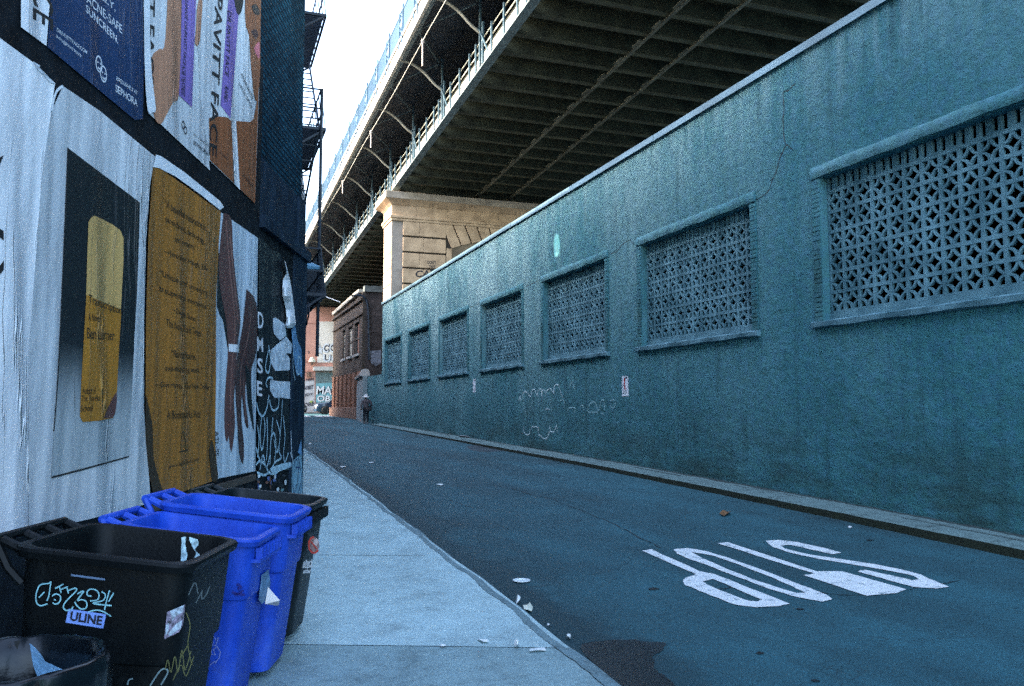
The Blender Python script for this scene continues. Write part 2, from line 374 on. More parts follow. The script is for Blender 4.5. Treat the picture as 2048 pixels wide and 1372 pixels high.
# ------------------------------------------------------------------ light
SUN_EL, SUN_B = rad(35), rad(-10)
SUNV = V((-math.cos(SUN_B)*math.cos(SUN_EL), -math.sin(SUN_B)*math.cos(SUN_EL), math.sin(SUN_EL)))
w = bpy.data.worlds.new('World'); S.world = w; w.use_nodes = True
sky = w.node_tree.nodes.new('ShaderNodeTexSky'); sky.sky_type = 'NISHITA'; sky.sun_disc = False
sky.sun_elevation = SUN_EL; sky.sun_rotation = math.atan2(SUNV.x, SUNV.y)
sky.air_density = 1.0; sky.dust_density = 2.0; sky.ozone_density = .15
bg = w.node_tree.nodes['Background']; bg.inputs['Strength'].default_value = .15
w.node_tree.links.new(sky.outputs['Color'], bg.inputs['Color'])
sd = bpy.data.lights.new('sun', 'SUN'); sd.energy = 2.0; sd.angle = rad(.5); sd.color = (1, .9, .76)
so = bpy.data.objects.new('sun', sd); COL.objects.link(so); so.rotation_euler = SUNV.to_track_quat('Z', 'Y').to_euler(); so.location = (-30, -20, 40)
S.view_settings.view_transform = 'Standard'; S.view_settings.look = 'None'; S.view_settings.gamma = 1; S.view_settings.exposure = 3.5
S.render.engine = 'CYCLES'; S.cycles.use_denoising = False; S.cycles.max_bounces = 8; S.cycles.diffuse_bounces = 5

# colours the things really have
WALL_A, WALL_B, WALL_C = (.030, .118, .138), (.046, .152, .176), (.088, .205, .225)
WALL_PALE, WALL_DIRT = (.20, .33, .35), (.022, .065, .066)
GUT = 2.46
# ================================================================== ground
ASPH = asphalt('asphalt', (.0135, .066, .083)); CONC = concrete('sidewalk_concrete', (.32, .45, .47), .70); CONC2 = concrete('old_concrete', (.19, .285, .30), .55, 1.6)
def sheet(name, x0, x1, ys, dz, mat, th=.0):
    mb = MB()
    f0 = x0 if callable(x0) else (lambda y: x0); f1 = x1 if callable(x1) else (lambda y: x1)
    for a, b in zip(ys, ys[1:]):
        P = [(f0(a), a, zr(a)+dz), (f1(a), a, zr(a)+dz), (f1(b), b, zr(b)+dz), (f0(b), b, zr(b)+dz)]
        mb.add(P, [(0, 1, 2, 3)])
        if th: mb.add([(*p[:2], p[2]-th) for p in P]+P, [(3, 2, 1, 0), (0, 1, 5, 4), (2, 3, 7, 6), (1, 2, 6, 5), (3, 0, 4, 7)])
    o = mb.build(name, mat, org=(0, 0, 0)); return prop(o, kind='structure')
YS = [-40, -20, -5, 0, 3, 5, 7, 9, 10.5, 14, 17.3, 22, 28.5, 36, 45.6, 55, 65, 72, 78, 84, 100]
sheet('road', -60, 60, YS, 0, ASPH)
g = MB().add([(-1500, -1500, -.9), (1500, -1500, -.9), (1500, 1500, -.9), (-1500, 1500, -.9)], [(0, 1, 2, 3)]).build('ground', M('far_ground', (.05, .06, .065)), org=(0, 0, 0)); prop(g, kind='structure')
# left pavement: a paler new slab run and an older slab close to the bins
def kx(y):                                   # slightly ragged kerb line
    y0 = max(y, -8); return 2.185+.0145*min(y0, 24)+.012*math.sin(y*2.1)+.01*math.sin(y*5.3+1)
J = onZ(700, 1281, zr(5.8)+.12); JY = lambda x: J.y-(x-J.x)*math.tan(YAW)     # joint runs square across the picture-facing slab
def slab(name, yfun0, yfun1, mat, dz=.12):
    mb = MB(); n = 60; rows = []
    for i in range(n+1):
        t = i/n; row = []
        for xx in (0, .5, 1):
            y = yfun0(xx)+(yfun1(xx)-yfun0(xx))*t; x = -8+(kx(y)+8)*xx
            row.append((x, y, zr(y)+dz))
        rows.append(row)
    for a, b in zip(rows, rows[1:]):
        for j in (0, 1): mb.add([a[j], a[j+1], b[j+1], b[j]], [(0, 1, 2, 3)])
        mb.add([a[2], (a[2][0]+.02, a[2][1], a[2][2]-.2), (b[2][0]+.02, b[2][1], b[2][2]-.2), b[2]], [(0, 1, 2, 3)])
    return prop(mb.build(name, mat, org=(0, 0, 0)), kind='structure')
xs = (-8, -2.75, 2.54)
slab('sidewalk', lambda t: JY(-8+10.54*t)+.001, lambda t: 66., CONC)
slab('near_sidewalk', lambda t: -14., lambda t: JY(-8+10.54*t)-.001, CONC2, .117)
mb = MB()
for px, py in ((640, 1110), (640, 1008)):
    a = gnd(px, py, .12); 
    q = []
    for i in range(12):
        x = -.2+(kx(a.y)-.02+.2)*i/11; q.append((x, a.y-(x-a.x)*math.tan(YAW)+R.uniform(-.004, .004), 0))
    q = [(x, y, zr(y)+.123) for x, y, _ in q if x < kx(y)-.01]
    mb.ribbon(q, .012, (0, 0, 1))
prop(mb.build('sidewalk_joints', M('joint_dirt', (.10, .14, .15)), org=(0, 0, 0)), kind='structure')
# worn kerb edge strip of the left pavement, darker with dirt
mb = MB(); ks = [y*.05 for y in range(0, 460)]
for a, b in zip(ks, ks[1:]):
    wa, wb = .085+.03*noise.noise((a*1.7, 0, 0))+.02*noise.noise((a*9, 4, 0)), .085+.03*noise.noise((b*1.7, 0, 0))+.02*noise.noise((b*9, 4, 0))
    mb.add([(kx(a)-wa, a, zr(a)+.124), (kx(a)+.012, a, zr(a)+.118), (kx(b)+.012, b, zr(b)+.118), (kx(b)-wb, b, zr(b)+.124)], [(0, 1, 2, 3)])
prop(mb.build('kerb', concrete('kerb_dirty', (.125, .195, .215), .45, 4), org=(0, 0, 0)), kind='structure')
# narrow stone kerb along the teal wall
WX = 8.93
mb = MB(); ys = [-10+i*.2 for i in range(280)]
for i, (a, b) in enumerate(zip(ys, ys[1:])):
    ea, eb = [WX-.60+.04*noise.noise((q, 3, 0))+.02*noise.noise((q*4, 3, 0)) for q in (a, b)]
    h = lambda y: max(.05, .125-.0016*max(0, y-8))
    za, zb = zr(a)+h(a), zr(b)+h(b)
    mb.add([(ea, a, za-.3), (ea, a, za-.02), (ea+.03, a, za), (WX+.05, a, za+.025), (eb, b, zb-.3), (eb, b, zb-.02), (eb+.03, b, zb), (WX+.05, b, zb+.025)],
           [(1, 5, 6, 2), (2, 6, 7, 3)])
prop(mb.build('wall_kerb', concrete('kerb_stone', (.105, .17, .17), .3, 2.5), org=(0, 0, 0)), kind='structure')
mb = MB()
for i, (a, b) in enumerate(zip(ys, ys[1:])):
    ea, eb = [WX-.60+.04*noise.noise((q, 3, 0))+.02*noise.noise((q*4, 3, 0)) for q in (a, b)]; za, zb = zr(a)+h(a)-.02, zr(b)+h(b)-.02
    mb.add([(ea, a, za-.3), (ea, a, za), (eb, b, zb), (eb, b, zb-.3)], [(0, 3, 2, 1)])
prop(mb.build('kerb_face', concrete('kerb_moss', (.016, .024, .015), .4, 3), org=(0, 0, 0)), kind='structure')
mb = MB()
for k in range(9):                                            # long cracks and the back joint of that kerb
    y0 = 4+k*3.3+R.uniform(-1, 1); x = WX-.36+R.uniform(-.14, .2); q = []
    for j in range(8):
        y = y0+j*.28; x += R.uniform(-.02, .02); q.append((x, y, zr(y)+max(.05, .125-.0016*max(0, y-8))+.022))
    mb.ribbon(q, R.uniform(.012, .03), (0, 0, 1))
prop(mb.build('kerb_cracks', M('crack_dark', (.018, .024, .026)), org=(0, 0, 0)), kind='structure')
mb = MB(); q0 = None                                          # soil and leaf dirt gathered along the wall foot
for i in range(520):
    y = -6+i*.1; w_ = .05+.09*abs(noise.noise((y*.8, 9, 0)))+.05*abs(noise.noise((y*5, 2, 0)))
    z_ = zr(y)+max(.05, .125-.0016*max(0, y-8))+.027
    q1 = (V((WX-w_, y, z_-.006)), V((WX+.002, y, z_+.02*abs(noise.noise((y*3, 5, 1))))))
    if q0: mb.add([q0[0], q0[1], q1[1], q1[0]], [(0, 1, 2, 3)])
    q0 = q1
prop(mb.build('wall_foot_dirt', M('foot_dirt', (.018, .034, .034), .5, 9), org=(0, 0, 0)), kind='structure')
# tar-dark wet patch in the road
def patch(name, px, mat, dz, wob=.0, sub=4):
    P = [gnd(x, y) for x, y in px]; P = catmull(P+[P[0]], sub)[:-1]
    P = [V((p.x+R.uniform(-wob, wob), p.y+R.uniform(-wob, wob), zr(p.y)+dz)) for p in P]
    return prop(MB().poly(P, (0, 0, 1)).build(name, mat, org=(0, 0, 0)), kind='structure')
patch('wet_patch', [(1160, 1288), (1230, 1279), (1300, 1284), (1335, 1290), (1312, 1310), (1306, 1335), (1325, 1352), (1352, 1380), (1330, 1430), (1290, 1450), (1240, 1400), (1200, 1350)], asphalt('wet_asphalt', (.012, .02, .026), True), .004, .02)
for i, (x, y, a, b) in enumerate(((1308, 1178, 12, 2.5), (1600, 1219, 9, 1.6), (1520, 1307, 8, 2.5), (1630, 1362, 9, 2.5), (1740, 1081, 8, 1.5))):
    patch('tar_spot', [(x+a*math.cos(t), y+b*math.sin(t)*R.uniform(.7, 1.2)) for t in (j*math.pi/4 for j in range(8))], M('tar', (.01, .014, .017), rough=.5), .005, .01, 2)
patch('oil_stain', [(930, 893), (1000, 884), (1060, 888), (1040, 898), (960, 904)], M('oil', (.02, .036, .046), rough=.6), .003, .05)

mb = MB()
for L_ in ([(985, 970), (1020, 976), (1065, 990), (1110, 1000), (1160, 1020), (1220, 1045), (1285, 1078), (1330, 1100)], [(1065, 990), (1090, 990), (1120, 984)], [(1110, 1000), (1150, 1004)], [(1640, 1186), (1700, 1192), (1790, 1186), (1850, 1172), (1930, 1160)], [(1440, 1180), (1470, 1172), (1500, 1178)], [(900, 1000), (930, 1012), (965, 1018)]):
    P_ = [gnd(x, y) for x, y in L_]; Q = []
    for a, b in zip(P_, P_[1:]):
        for j in range(6): q = a.lerp(b, j/6); q.x += R.uniform(-.02, .02); q.y += R.uniform(-.02, .02); q.z = zr(q.y)+.0045; Q.append(q)
    for a, b in zip(Q, Q[1:]): mb.ribbon([a, b], R.uniform(.006, .02), (0, 0, 1))
prop(mb.build('road_cracks', M('road_crack', (.006, .016, .02)), org=(0, 0, 0)), kind='structure')
# painted STOP
MARK = paint('road_paint', (.72, .76, .77), .51, 11, (.07, .14, .165))
k = 808/2048
def rp(pts): return [(lambda p: V((p.x, p.y, zr(p.y)+.007)))(gnd(1240+x*k, 840+y*k)) for x, y in pts]
st = thing('road_marking', 'white worn STOP lettering painted on the asphalt', 'road marking', gnd(1575, 1150)+V((0, 0, .007)))
LP = [([(110, 665), (160, 658), (405, 770), (480, 785), (560, 815), (855, 935), (800, 948), (690, 953), (575, 938), (430, 880), (335, 842), (318, 820), (330, 803), (388, 785)], [(422, 822), (470, 808), (718, 915), (690, 924), (630, 915), (440, 838)]),
      ([(272, 658), (345, 652), (440, 668), (560, 705), (700, 755), (880, 825), (1040, 885), (1080, 910), (1030, 926), (900, 903), (760, 860), (600, 800), (430, 735), (330, 700), (290, 680)], [(365, 672), (480, 692), (640, 750), (780, 805), (900, 860), (940, 880), (890, 880), (700, 820), (560, 765), (420, 705)]),
      ([(497, 628), (545, 622), (1000, 770), (1125, 770), (1450, 862), (1400, 880), (1250, 893), (930, 790), (985, 782)], None),
      ([(737, 615), (800, 610), (900, 622), (1050, 655), (1125, 675), (1075, 683), (950, 655), (860, 635), (815, 640), (835, 655), (960, 685), (1100, 705), (1300, 735), (1420, 760), (1520, 785), (1620, 830), (1668, 848), (1610, 858), (1490, 850), (1360, 815), (1200, 770), (1240, 762), (1370, 790), (1480, 815), (1515, 810), (1480, 790), (1350, 765), (1180, 735), (1000, 705), (860, 675), (770, 645)], None)]
for o, h in LP:
    mb = MB()
    def jag(L, cut=4):
        out = []
        for a, b in zip(L, L[1:]+L[:1]):
            for j in range(cut):
                p = a.lerp(b, j/cut); p.x += R.uniform(-.008, .008); p.y += R.uniform(-.008, .008); p.z = zr(p.y)+.007; out.append(p)
        return out
    if h: mb.holed(jag(rp(o)), jag(rp(h)), V((0, 0, 1)))
    else:
        ou = jag(rp(o)); bm = bmesh.new(); vs = [bm.verts.new(p) for p in ou]; es = [bm.edges.new((vs[i], vs[(i+1) % len(vs)])) for i in range(len(vs))]
        bmesh.ops.triangle_fill(bm, use_beauty=True, edges=es, normal=(0, 0, 1)); bm.verts.index_update()
        mb.add([v.co.copy() for v in bm.verts], [tuple(v.index for v in f.verts) for f in bm.faces]); bm.free()
    mb.build('letter', MARK, st)
# far crosswalk bars
for i, px in enumerate((620, 646, 665)):
    c = gnd(px, 833.5); y0, y1 = 68.6, 71.8; x = c.x-.15
    mb = MB().poly([(x-.3, y0, zr(y0)+.006), (x+.3, y0, zr(y0)+.006), (x+.42, y1, zr(y1)+.006), (x-.18, y1, zr(y1)+.006)], (0, 0, 1))
    prop(mb.build('crosswalk_bar', paint('bar_paint%d' % i, (.8, .82, .82), .35, 8, (.1, .13, .14))), ['leftmost white crosswalk bar on the far road, beside the dark pillar', 'middle white crosswalk bar on the far road', 'white crosswalk bar on the far road nearest the orange cone'][i], 'road marking', 'crosswalk bars at the far junction')

# ================================================================== teal wall with breeze-block windows
STU = stucco()
wall = thing('stucco_wall', 'long teal stucco wall pierced by seven breeze-block windows', 'wall', (WX, 20, .3))
ZS, ZH, ZC = 3.10, 5.36, 7.58
WIN = [(10.36+5.78*i) for i in range(7)]                        # far jamb (left in the picture) of each window
WW = 13*.305+.02
op = [(y-WW, y) for y in WIN]                                   # opening spans along y
mb = MB(); TH = .32
def wseg(y0, y1, z0, z1): mb.box((WX, y0, z0), (WX+TH, y1, z1))
wseg(-12, 46.0, -.6, ZS); wseg(-12, 46.0, ZH, ZC)
e = [-12]+[v for p in op for v in p]+[46.0]
for a, b in zip(e[::2], e[1::2]): wseg(a, b, ZS, ZH)
mb.build('wall_face', STU, wall)
MB().box((WX+.0, 46.003, -.2), (WX+TH, 50.6, 3.62)).build('low_wall', STU, wall)
SHELL = M('roof_felt', (.05, .055, .06))
MB().box((WX+TH, -12, 7.2), (17., 46, 7.32)).build('roof', SHELL, wall)
MB().box((WX+TH+.003, 45.7, -.2), (17., 45.997, 7.19)).box((17., -12, -.2), (17.2, 46, 7.3)).box((WX+TH+.003, -12, -.2), (17., -11.7, 7.19)).build('back_walls', M('dark_block', (.012, .013, .014)), wall)
# metal coping: pale galvanised with a dark drip edge, mounted in lengths
COP = M('galvanised', (.13, .22, .26), .3, 2.2, .5, metal=.35, stretch=(1, .3, 1))
y = -12.; i = 0
mb = MB()
while y < 46.05:
    y1 = min(y+3.05, 46.08); d = .004*math.sin(i*1.9)
    mb.box((WX-.055+d, y+.004, ZC-.045), (WX-.04+d, y1, ZC+.085)); mb.box((WX-.04+d, y+.004, ZC+.06), (WX+TH+.05, y1, ZC+.085)); y = y1; i += 1
mb.build('coping', COP, wall)
# one breeze block: square frame, four quarter rings
def block_mesh(mb, y0, z0, s=.305, d=.05, half=None):
    fr = .027; x0 = WX+.13; x1 = x0+d
    if half is None: half = s
    n0 = len(mb.v); b = lambda a, c, e_, f: mb.box((x0, y0+a, z0+c), (x1, y0+e_, z0+f))
    b(0, 0, fr, half); b(s-fr, 0, s, half); b(fr, 0, s-fr, fr)
    if half >= s: b(fr, s-fr, s-fr, s)
    if half < s: b(s/2-.045, fr, s/2+.045, half); b(fr, fr, s/2-.045, fr+.02); return
    rI, rO = .114, .145; xa = x0+.004
    for cy, cz, a0 in ((.012, .012, 0), (s-.012, .012, 90), (s-.012, s-.012, 180), (.012, s-.012, 270)):
        n = 7; rings = []
        for j in range(n+1):
            t = rad(a0+90*j/n); c_, s_ = math.cos(t), math.sin(t)
            rings.append([(xa, y0+cy+rI*c_, z0+cz+rI*s_), (xa, y0+cy+rO*c_, z0+cz+rO*s_), (x1-.002, y0+cy+rO*c_, z0+cz+rO*s_), (x1-.002, y0+cy+rI*c_, z0+cz+rI*s_)])
        mb.loft(rings)
    for p in mb.v[n0:]: p.z = z0+(p.z-z0)*1.043
BLK = M('block_paint', (.062, .19, .24), .4, 2.2, .8, .5, 90, c2=(.115, .25, .30))
for i, (a, b) in enumerate(op):
    scr = thing('window', None, None, (WX, a, ZS)); scr.parent = wall; scr.location = V((WX, a, ZS))-OFF[wall]; OFF[scr] = V((WX, a, ZS))
    if i == 0:
        mb = MB()
        for r in range(6):
            for c in range(13): block_mesh(mb, a+.01+c*.305+R.uniform(-.002, .002), ZS+.12+r*.318)
        for c in range(13): block_mesh(mb, a+.01+c*.305, ZS+.12+6*.318, half=ZH-ZS-.12-6*.318-.004)
        mb.box((WX+.12, a, ZS+.002), (WX+.22, b, ZS+.118))
        sc0 = mb.build('breeze_block_screen', BLK, scr); me_s = sc0.data
        mb = MB()                                              # raised plaster frame: rough lintel roll, ribbed jambs, sill
        mb.loft([[(WX+.02, y, ZH+.02), (WX-.035, y, ZH+.015+.008*math.sin(y*7)), (WX-.05, y, ZH+.08+.012*math.sin(y*5)), (WX-.04, y, ZH+.15+.015*math.sin(y*4+1)), (WX-.018, y, ZH+.20+.012*math.sin(y*6)), (WX+.02, y, ZH+.225)] for y in [a-.16+j*(WW+.34)/24 for j in range(25)]])
        lint = mb.build('lintel', STU, scr, smooth=True)
        mb = MB(); rows = 30; hz = (ZH-ZS)/rows
        for s0, s1 in ((a-.17, a-.002), (b+.002, b+.17)):
            for r in range(rows): p = R.uniform(.02, .032); mb.box((WX-p, s0, ZS+r*hz), (WX+.01, s1+R.uniform(-.0, .0), ZS+(r+.86)*hz)); mb.box((WX-p+.012, s0+.002, ZS+(r+.86)*hz), (WX+.01, s1-.002, ZS+(r+1)*hz))
        jam = mb.build('jambs', STU, scr)
        mb = MB().loft([[(WX+.12, y, ZS+.004), (WX-.065, y, ZS-.010+.006*math.sin(y*9)), (WX-.08, y, ZS-.025), (WX-.075+.006*math.sin(y*6), y, ZS-.10+.008*math.sin(y*5)), (WX-.03, y, ZS-.115), (WX+.01, y, ZS-.115)] for y in [a-.21+j*(WW+.42)/26 for j in range(27)]])
        sil = mb.build('sill', BLK, scr, smooth=True)
        protos = (sc0, lint, jam, sil)
    else:
        for p in protos:
            c = p.copy(); COL.objects.link(c); c.parent = scr
# cracks in the stucco
CRK = M('crack', (.012, .02, .022))
mb = MB(); N1 = V((-1, 0, 0))
for L, w_ in (([(1592, 165), (1578, 180), (1565, 184), (1569, 215), (1566, 240), (1568, 278), (1572, 290), (1558, 320), (1552, 345), (1545, 358), (1535, 385), (1520, 396), (1498, 404)], .022),
              ([(1572, 290), (1586, 298)], .015), ([(1268, 488), (1258, 480), (1242, 490), (1236, 500), (1222, 508)], .02), ([(1047, 572), (1030, 576), (1000, 590), (985, 597)], .018), ([(1083, 560), (1066, 566), (1050, 574)], .02), ([(962, 606), (940, 615)], .015)):
    P = [onX(x, y, WX-.003) for x, y in L]; Q = []
    for a, b in zip(P, P[1:]):
        for j in range(4): q = a.lerp(b, j/4); q.y += R.uniform(-.012, .012); q.z += R.uniform(-.012, .012); Q.append(q)
    for a, b in zip(Q+[P[-1]], Q[1:]+[P[-1]]):
        if (a-b).length > 1e-4: mb.ribbon([a, b], w_*R.uniform(.4, 1.), N1)
mb.build('crack', CRK, wall)
# faded chalky tags
CH = M('chalk_tag', (.46, .60, .63), .4, 22, .9, lo=.40, hi=.58); CH2 = M('chalk_tag_faint', (.22, .40, .43), .4, 22, .9)
def tagpts(L, ox, oy, s): return catmull([onX(ox+x/s, oy+y/s, WX-.004) for x, y in L], 5)
mb = MB(); mf = MB(); s = 2048/260
for L in ([(130, 490), (160, 410), (170, 490)], [(195, 430), (215, 360), (250, 340), (290, 380), (320, 430)], [(320, 430), (340, 340), (380, 300), (410, 350), (430, 400)], [(430, 400), (440, 330), (470, 295), (495, 330), (500, 480)], [(500, 470), (510, 330), (525, 310), (560, 350)], [(555, 400), (570, 340), (620, 295), (665, 320), (690, 380)],
          [(690, 380), (700, 250), (760, 235), (790, 330), (830, 430)], [(340, 900), (430, 900), (450, 1010), (490, 1040)], [(480, 1040), (530, 1080), (590, 1060), (620, 960)], [(620, 870), (640, 960), (690, 970), (735, 870), (745, 980)], [(210, 900), (230, 990), (290, 1020), (330, 900)], [(560, 650), (575, 610), (625, 620)]): mb.ribbon(tagpts(L, 1020, 740, s), .03, N1)
for L in ([(205, 430), (230, 600), (260, 740)], [(370, 480), (300, 640)], [(640, 460), (655, 660)], [(440, 400), (455, 560)], [(910, 650), (930, 600), (1030, 600), (1000, 700)], [(1100, 570), (1150, 560), (1160, 640)], [(1220, 660), (1240, 560), (1330, 500), (1390, 640)], [(1400, 640), (1440, 480), (1480, 490), (1490, 640)], [(1580, 480), (1640, 470), (1660, 540), (1620, 600), (1580, 560)], [(1430, 680), (1470, 690), (1480, 720)], [(1230, 660), (1390, 670)], [(790, 480), (850, 480), (850, 600)], [(940, 270), (980, 190), (1020, 300)]): mf.ribbon(tagpts(L, 1020, 740, s), .03, N1)
mb.build('chalk_graffiti', CH, wall); mf.build('faint_graffiti', CH2, wall)
# paper stickers
def flyer(px, name, label, red):
    P = [onX(x, y, WX-.006) for x, y in px]
    t = thing(name, label, 'sticker', P[3], group='paper strips on the teal wall')
    MB().poly(P, N1, .003).build('sheet', M('flyer_paper', (.6, .66, .72), .1), t)
    u, v = P[1]-P[0], P[3]-P[0]; q = lambda a, b: P[0]+u*a+v*b+N1*.002
    mb = MB()
    text_on(mb, 'SAID', q(.45, .2), q(.9, .1), q(.4, .06)); text_on(mb, '12', q(.25, .86), q(.8, .84), q(.25, .7), .02)
    mb.ribbon([q(.2, .45), q(.4, .47)], .02, N1); mb.build('lettering', M('ink', (.02, .025, .04)), t)
    if red: MB().ribbon([q(.45, .1), q(.4, .4), q(.5, .6), q(.48, .66)], .05, N1).build('red_figure', M('ink_red', (.5, .03, .03)), t)
flyer([(1244, 752), (1256, 752), (1257, 792), (1244, 793)], 'wall_sticker', 'white paper strip with a red figure pasted under the third window from the right', True)
flyer([(946, 759), (951, 758), (951, 784), (946, 785)], 'wall_sticker', 'smaller white paper strip pasted farther along the teal wall', False)
# ================================================================== poster building on the left
C0 = V((1.33, 13.05, .36));   # corner of the poster building
dv = ray(988, 815); dv.z = 0; DL = dv.normalized(); NL = V((DL.y, -DL.x, 0))     # along the wall / out of the wall
def L(x, y, off=0.): return on(x, y, C0+NL*off, NL)
def LP_(pts, off): return [L(x, y, off) for x, y in pts]
BR = brick('navy_brick', (.005, .034, .058), (.010, .058, .09), (.002, .010, .018), 'x', .22, .078, .014, .9, 1.2, .6, .08)
ang = math.radians(0)
bld = thing('brick_building', 'tall dark blue painted brick building covered in pasted posters', 'building', C0)
B0 = C0-NL*.10; B0.z = 0
A = B0-DL*22; ROOF, PAR = 11.0, 13.05
def prism(mb, pts, z0, z1):
    mb.loft([[(p.x, p.y, z0) for p in pts], [(p.x, p.y, z1) for p in pts]])
far = V((B0.x, 74, 0)); farL = V((-14, 74, 0)); bl = A-NL*14
mb = MB(); prism(mb, [A, B0, far, farL, bl], -.6, ROOF); prism(mb, [A, B0-DL*.02, V((-14, B0.y, 0)), bl], ROOF, 21.5); mb.build('wall', BR, bld)  # unseen height and length stretched to shade the teal wall and house
# parapet out of view, its height steps and oval hole added to shape sunlight
spot = onX(1113, 490, WX); T = (WX-B0.x)/(-SUNV.x); hole = spot+SUNV*T
PT = .22
mb = MB(); hw, hh = .24, .32
def pseg(y0, y1, z0, z1): mb.box((B0.x-PT, y0, z0), (B0.x, y1, z1))
pseg(B0.y+.002, hole.y-1., ROOF+.002, PAR+.75); pseg(hole.y-1., hole.y-hw, ROOF+.002, PAR); pseg(hole.y+hw, 54, ROOF+.002, PAR); mb.box((-10, 54.003, ROOF+.002), (B0.x, 74, 15.9))  # tall end block added to keep the brick house shaded
pseg(hole.y-hw, hole.y+hw, ROOF+.002, hole.z-hh); pseg(hole.y-hw, hole.y+hw, hole.z+hh+.2, PAR)
mb.build('unseen_parapet', BR, bld)
mb = MB(); n = 20
ring = [V((B0.x-.012, hole.y+hw*math.cos(2*math.pi*j/n), hole.z+hh*math.sin(2*math.pi*j/n))) for j in range(n)]
sq = []
for j in range(n):
    c_, s_ = math.cos(2*math.pi*j/n), math.sin(2*math.pi*j/n); m_ = max(abs(c_), abs(s_)); sq.append(V((B0.x-.012, hole.y+(hw+.01)*c_/m_, hole.z+(hh+(.22 if s_ > 0 else .01))*s_/m_)))
for j in range(n): mb.add([ring[j], ring[(j+1) % n], sq[(j+1) % n], sq[j]], [(0, 1, 2, 3)])
mb.build('sun_spot_mask', M('sun_mask_grey', (.05, .055, .06)), bld)  # oval mask added around the hole to round the sun spot
# upper sash windows on the lane side
GL = M('dark_glass', (.012, .018, .024), .2, 2, .08, spec=.8); FRM = M('dark_frame', (.03, .05, .07))
for fl in (4.4, 8.2):
    for yy in (17.2, 21.5, 26.5, 31.5, 37, 43, 50):
        f = MB()
        f.box((B0.x-.02, yy-.6, fl), (B0.x+.05, yy-.52, fl+1.9)).box((B0.x-.02, yy+.52, fl), (B0.x+.05, yy+.6, fl+1.9)).box((B0.x-.02, yy-.52, fl), (B0.x+.05, yy+.52, fl+.08)).box((B0.x-.02, yy-.52, fl+1.82), (B0.x+.05, yy+.52, fl+1.9)).box((B0.x-.02, yy-.52, fl+.92), (B0.x+.04, yy+.52, fl+.98))
        fo = f.build('window', FRM, bld)
        MB().box((B0.x+.002, yy-.52, fl+.08), (B0.x+.012, yy+.52, fl+.92)).box((B0.x+.002, yy-.52, fl+.98), (B0.x+.012, yy+.52, fl+1.82)).build('pane', GL, fo)
        MB().box((B0.x-.02, yy-.7, fl-.12), (B0.x+.1, yy+.7, fl-.003)).build('sill', FRM, fo)
# storefront base: black boards, pilaster and ledge at the corner
BLKB = M('black_board', (.005, .008, .011), .5, 6, .7, .3, 30, spec=.15); NAVY = M('navy_paint', (.008, .020, .036), .4, 4, .7, .4, 25, spec=.15, stretch=(1, 1, .4))
def lpanel(name, px, o0, o1, mat, parent=None):
    P = LP_(px, o1); mb = MB().poly(P, NL, o1-o0); return mb.build(name, mat, parent or bld)
lpanel('hoarding', [(-500, -480), (-130, -1100), (516, -560), (512, 470), (512, 1200), (-500, 1800)], -.098, -.012, BLKB) if False else None
def lbox(mb, s0, s1, z0, z1, o0, o1):                             # box along the wall: distance back from the corner, height, proud offsets
    p = B0; mb.obox(C0-DL*s1+NL*o0+V((0, 0, z0-C0.z)), DL*(s1-s0), NL*(o1-o0), (0, 0, z1-z0)); return mb
sP = (C0-L(514, 700)).dot(DL)                                      # panel edge, distance back from the corner
sQ = (C0-L(582, 800)).dot(DL)
lbox(MB(), sP, 17, -.3, 5.35+.7, -.098, -.008).build('hoarding', BLKB, bld)
lbox(MB(), sQ, sP-.004, -.3, 4.057, -.098, -.012).build('side_board', BLKB, bld)
lbox(MB(), .0, sQ-.004, -.3, 4.057, -.099, .012).build('pilaster', NAVY, bld)
mb = lbox(MB(), -.06, sP-.004, 4.0, 4.16, -.099, .06); lbox(mb, -.02, sP-.004, 4.16, 4.95, -.099, -.06); lbox(mb, -.03, sQ*.5, 4.16, 4.95, -.06, -.03)
mb.build('ledge', NAVY, bld)

# ------------------------------------------------------------------ posters
STEP = .0022
def art(t, name, px, lay, mat, thick=0.):
    off = lay*STEP; P = LP_(px, off); mb = MB()
    if len(P) > 4 or True:
        bm = bmesh.new(); vs = [bm.verts.new(p) for p in P]; es = [bm.edges.new((vs[i], vs[(i+1) % len(vs)])) for i in range(len(vs))]
        bmesh.ops.triangle_fill(bm, use_beauty=True, edges=es, normal=NL); bm.verts.index_update()
        mb.add([v.co.copy() for v in bm.verts], [tuple(v.index for v in f.verts) for f in bm.faces]); bm.free()
    return mb.build(name, mat, t)
def lettering(t, name, items, lay, mat, bold=0.):
    for s_, ll, lr, ul in items:
        mb = MB(); text_on(mb, s_, L(*ll, lay*STEP), L(*lr, lay*STEP), L(*ul, lay*STEP), bold); mb.build(name, mat, t)
def strokes(t, name, lines, lay, mat, w_=.02, closed=False):
    mb = MB()
    for ln in lines: mb.ribbon(catmull([L(x, y, lay*STEP) for x, y in ln], 5), w_, NL)
    return mb.build(name, mat, t)
def sm(pts, k_=4):                                                 # smooth a closed pixel outline
    Q = catmull([V((x, y, 0)) for x, y in pts+[pts[0]]], k_)[:-1]; return [(q.x, q.y) for q in Q]
WHP = paper('white_paper', (.70, .74, .77), (.9, .95, 1.), .3)
LGP = paper('light_print', (.50, .55, .58), (.8, .85, .9), .25)
GRP = paper('grey_print', (.30, .35, .38), (.7, .75, .8), .45)
BKP = paper('black_print', (.010, .014, .016), (.2, .24, .26), .22)
GDP = paper('gold_print', (.26, .115, .02), (.62, .36, .10), .45, 1.2, .8, .5)
GDL = paper('gold_light', (.46, .30, .105), (.75, .6, .35), .5, 1., .3); GDD = paper('gold_mid', (.34, .155, .02), (.65, .42, .12), .5, 1., .3)
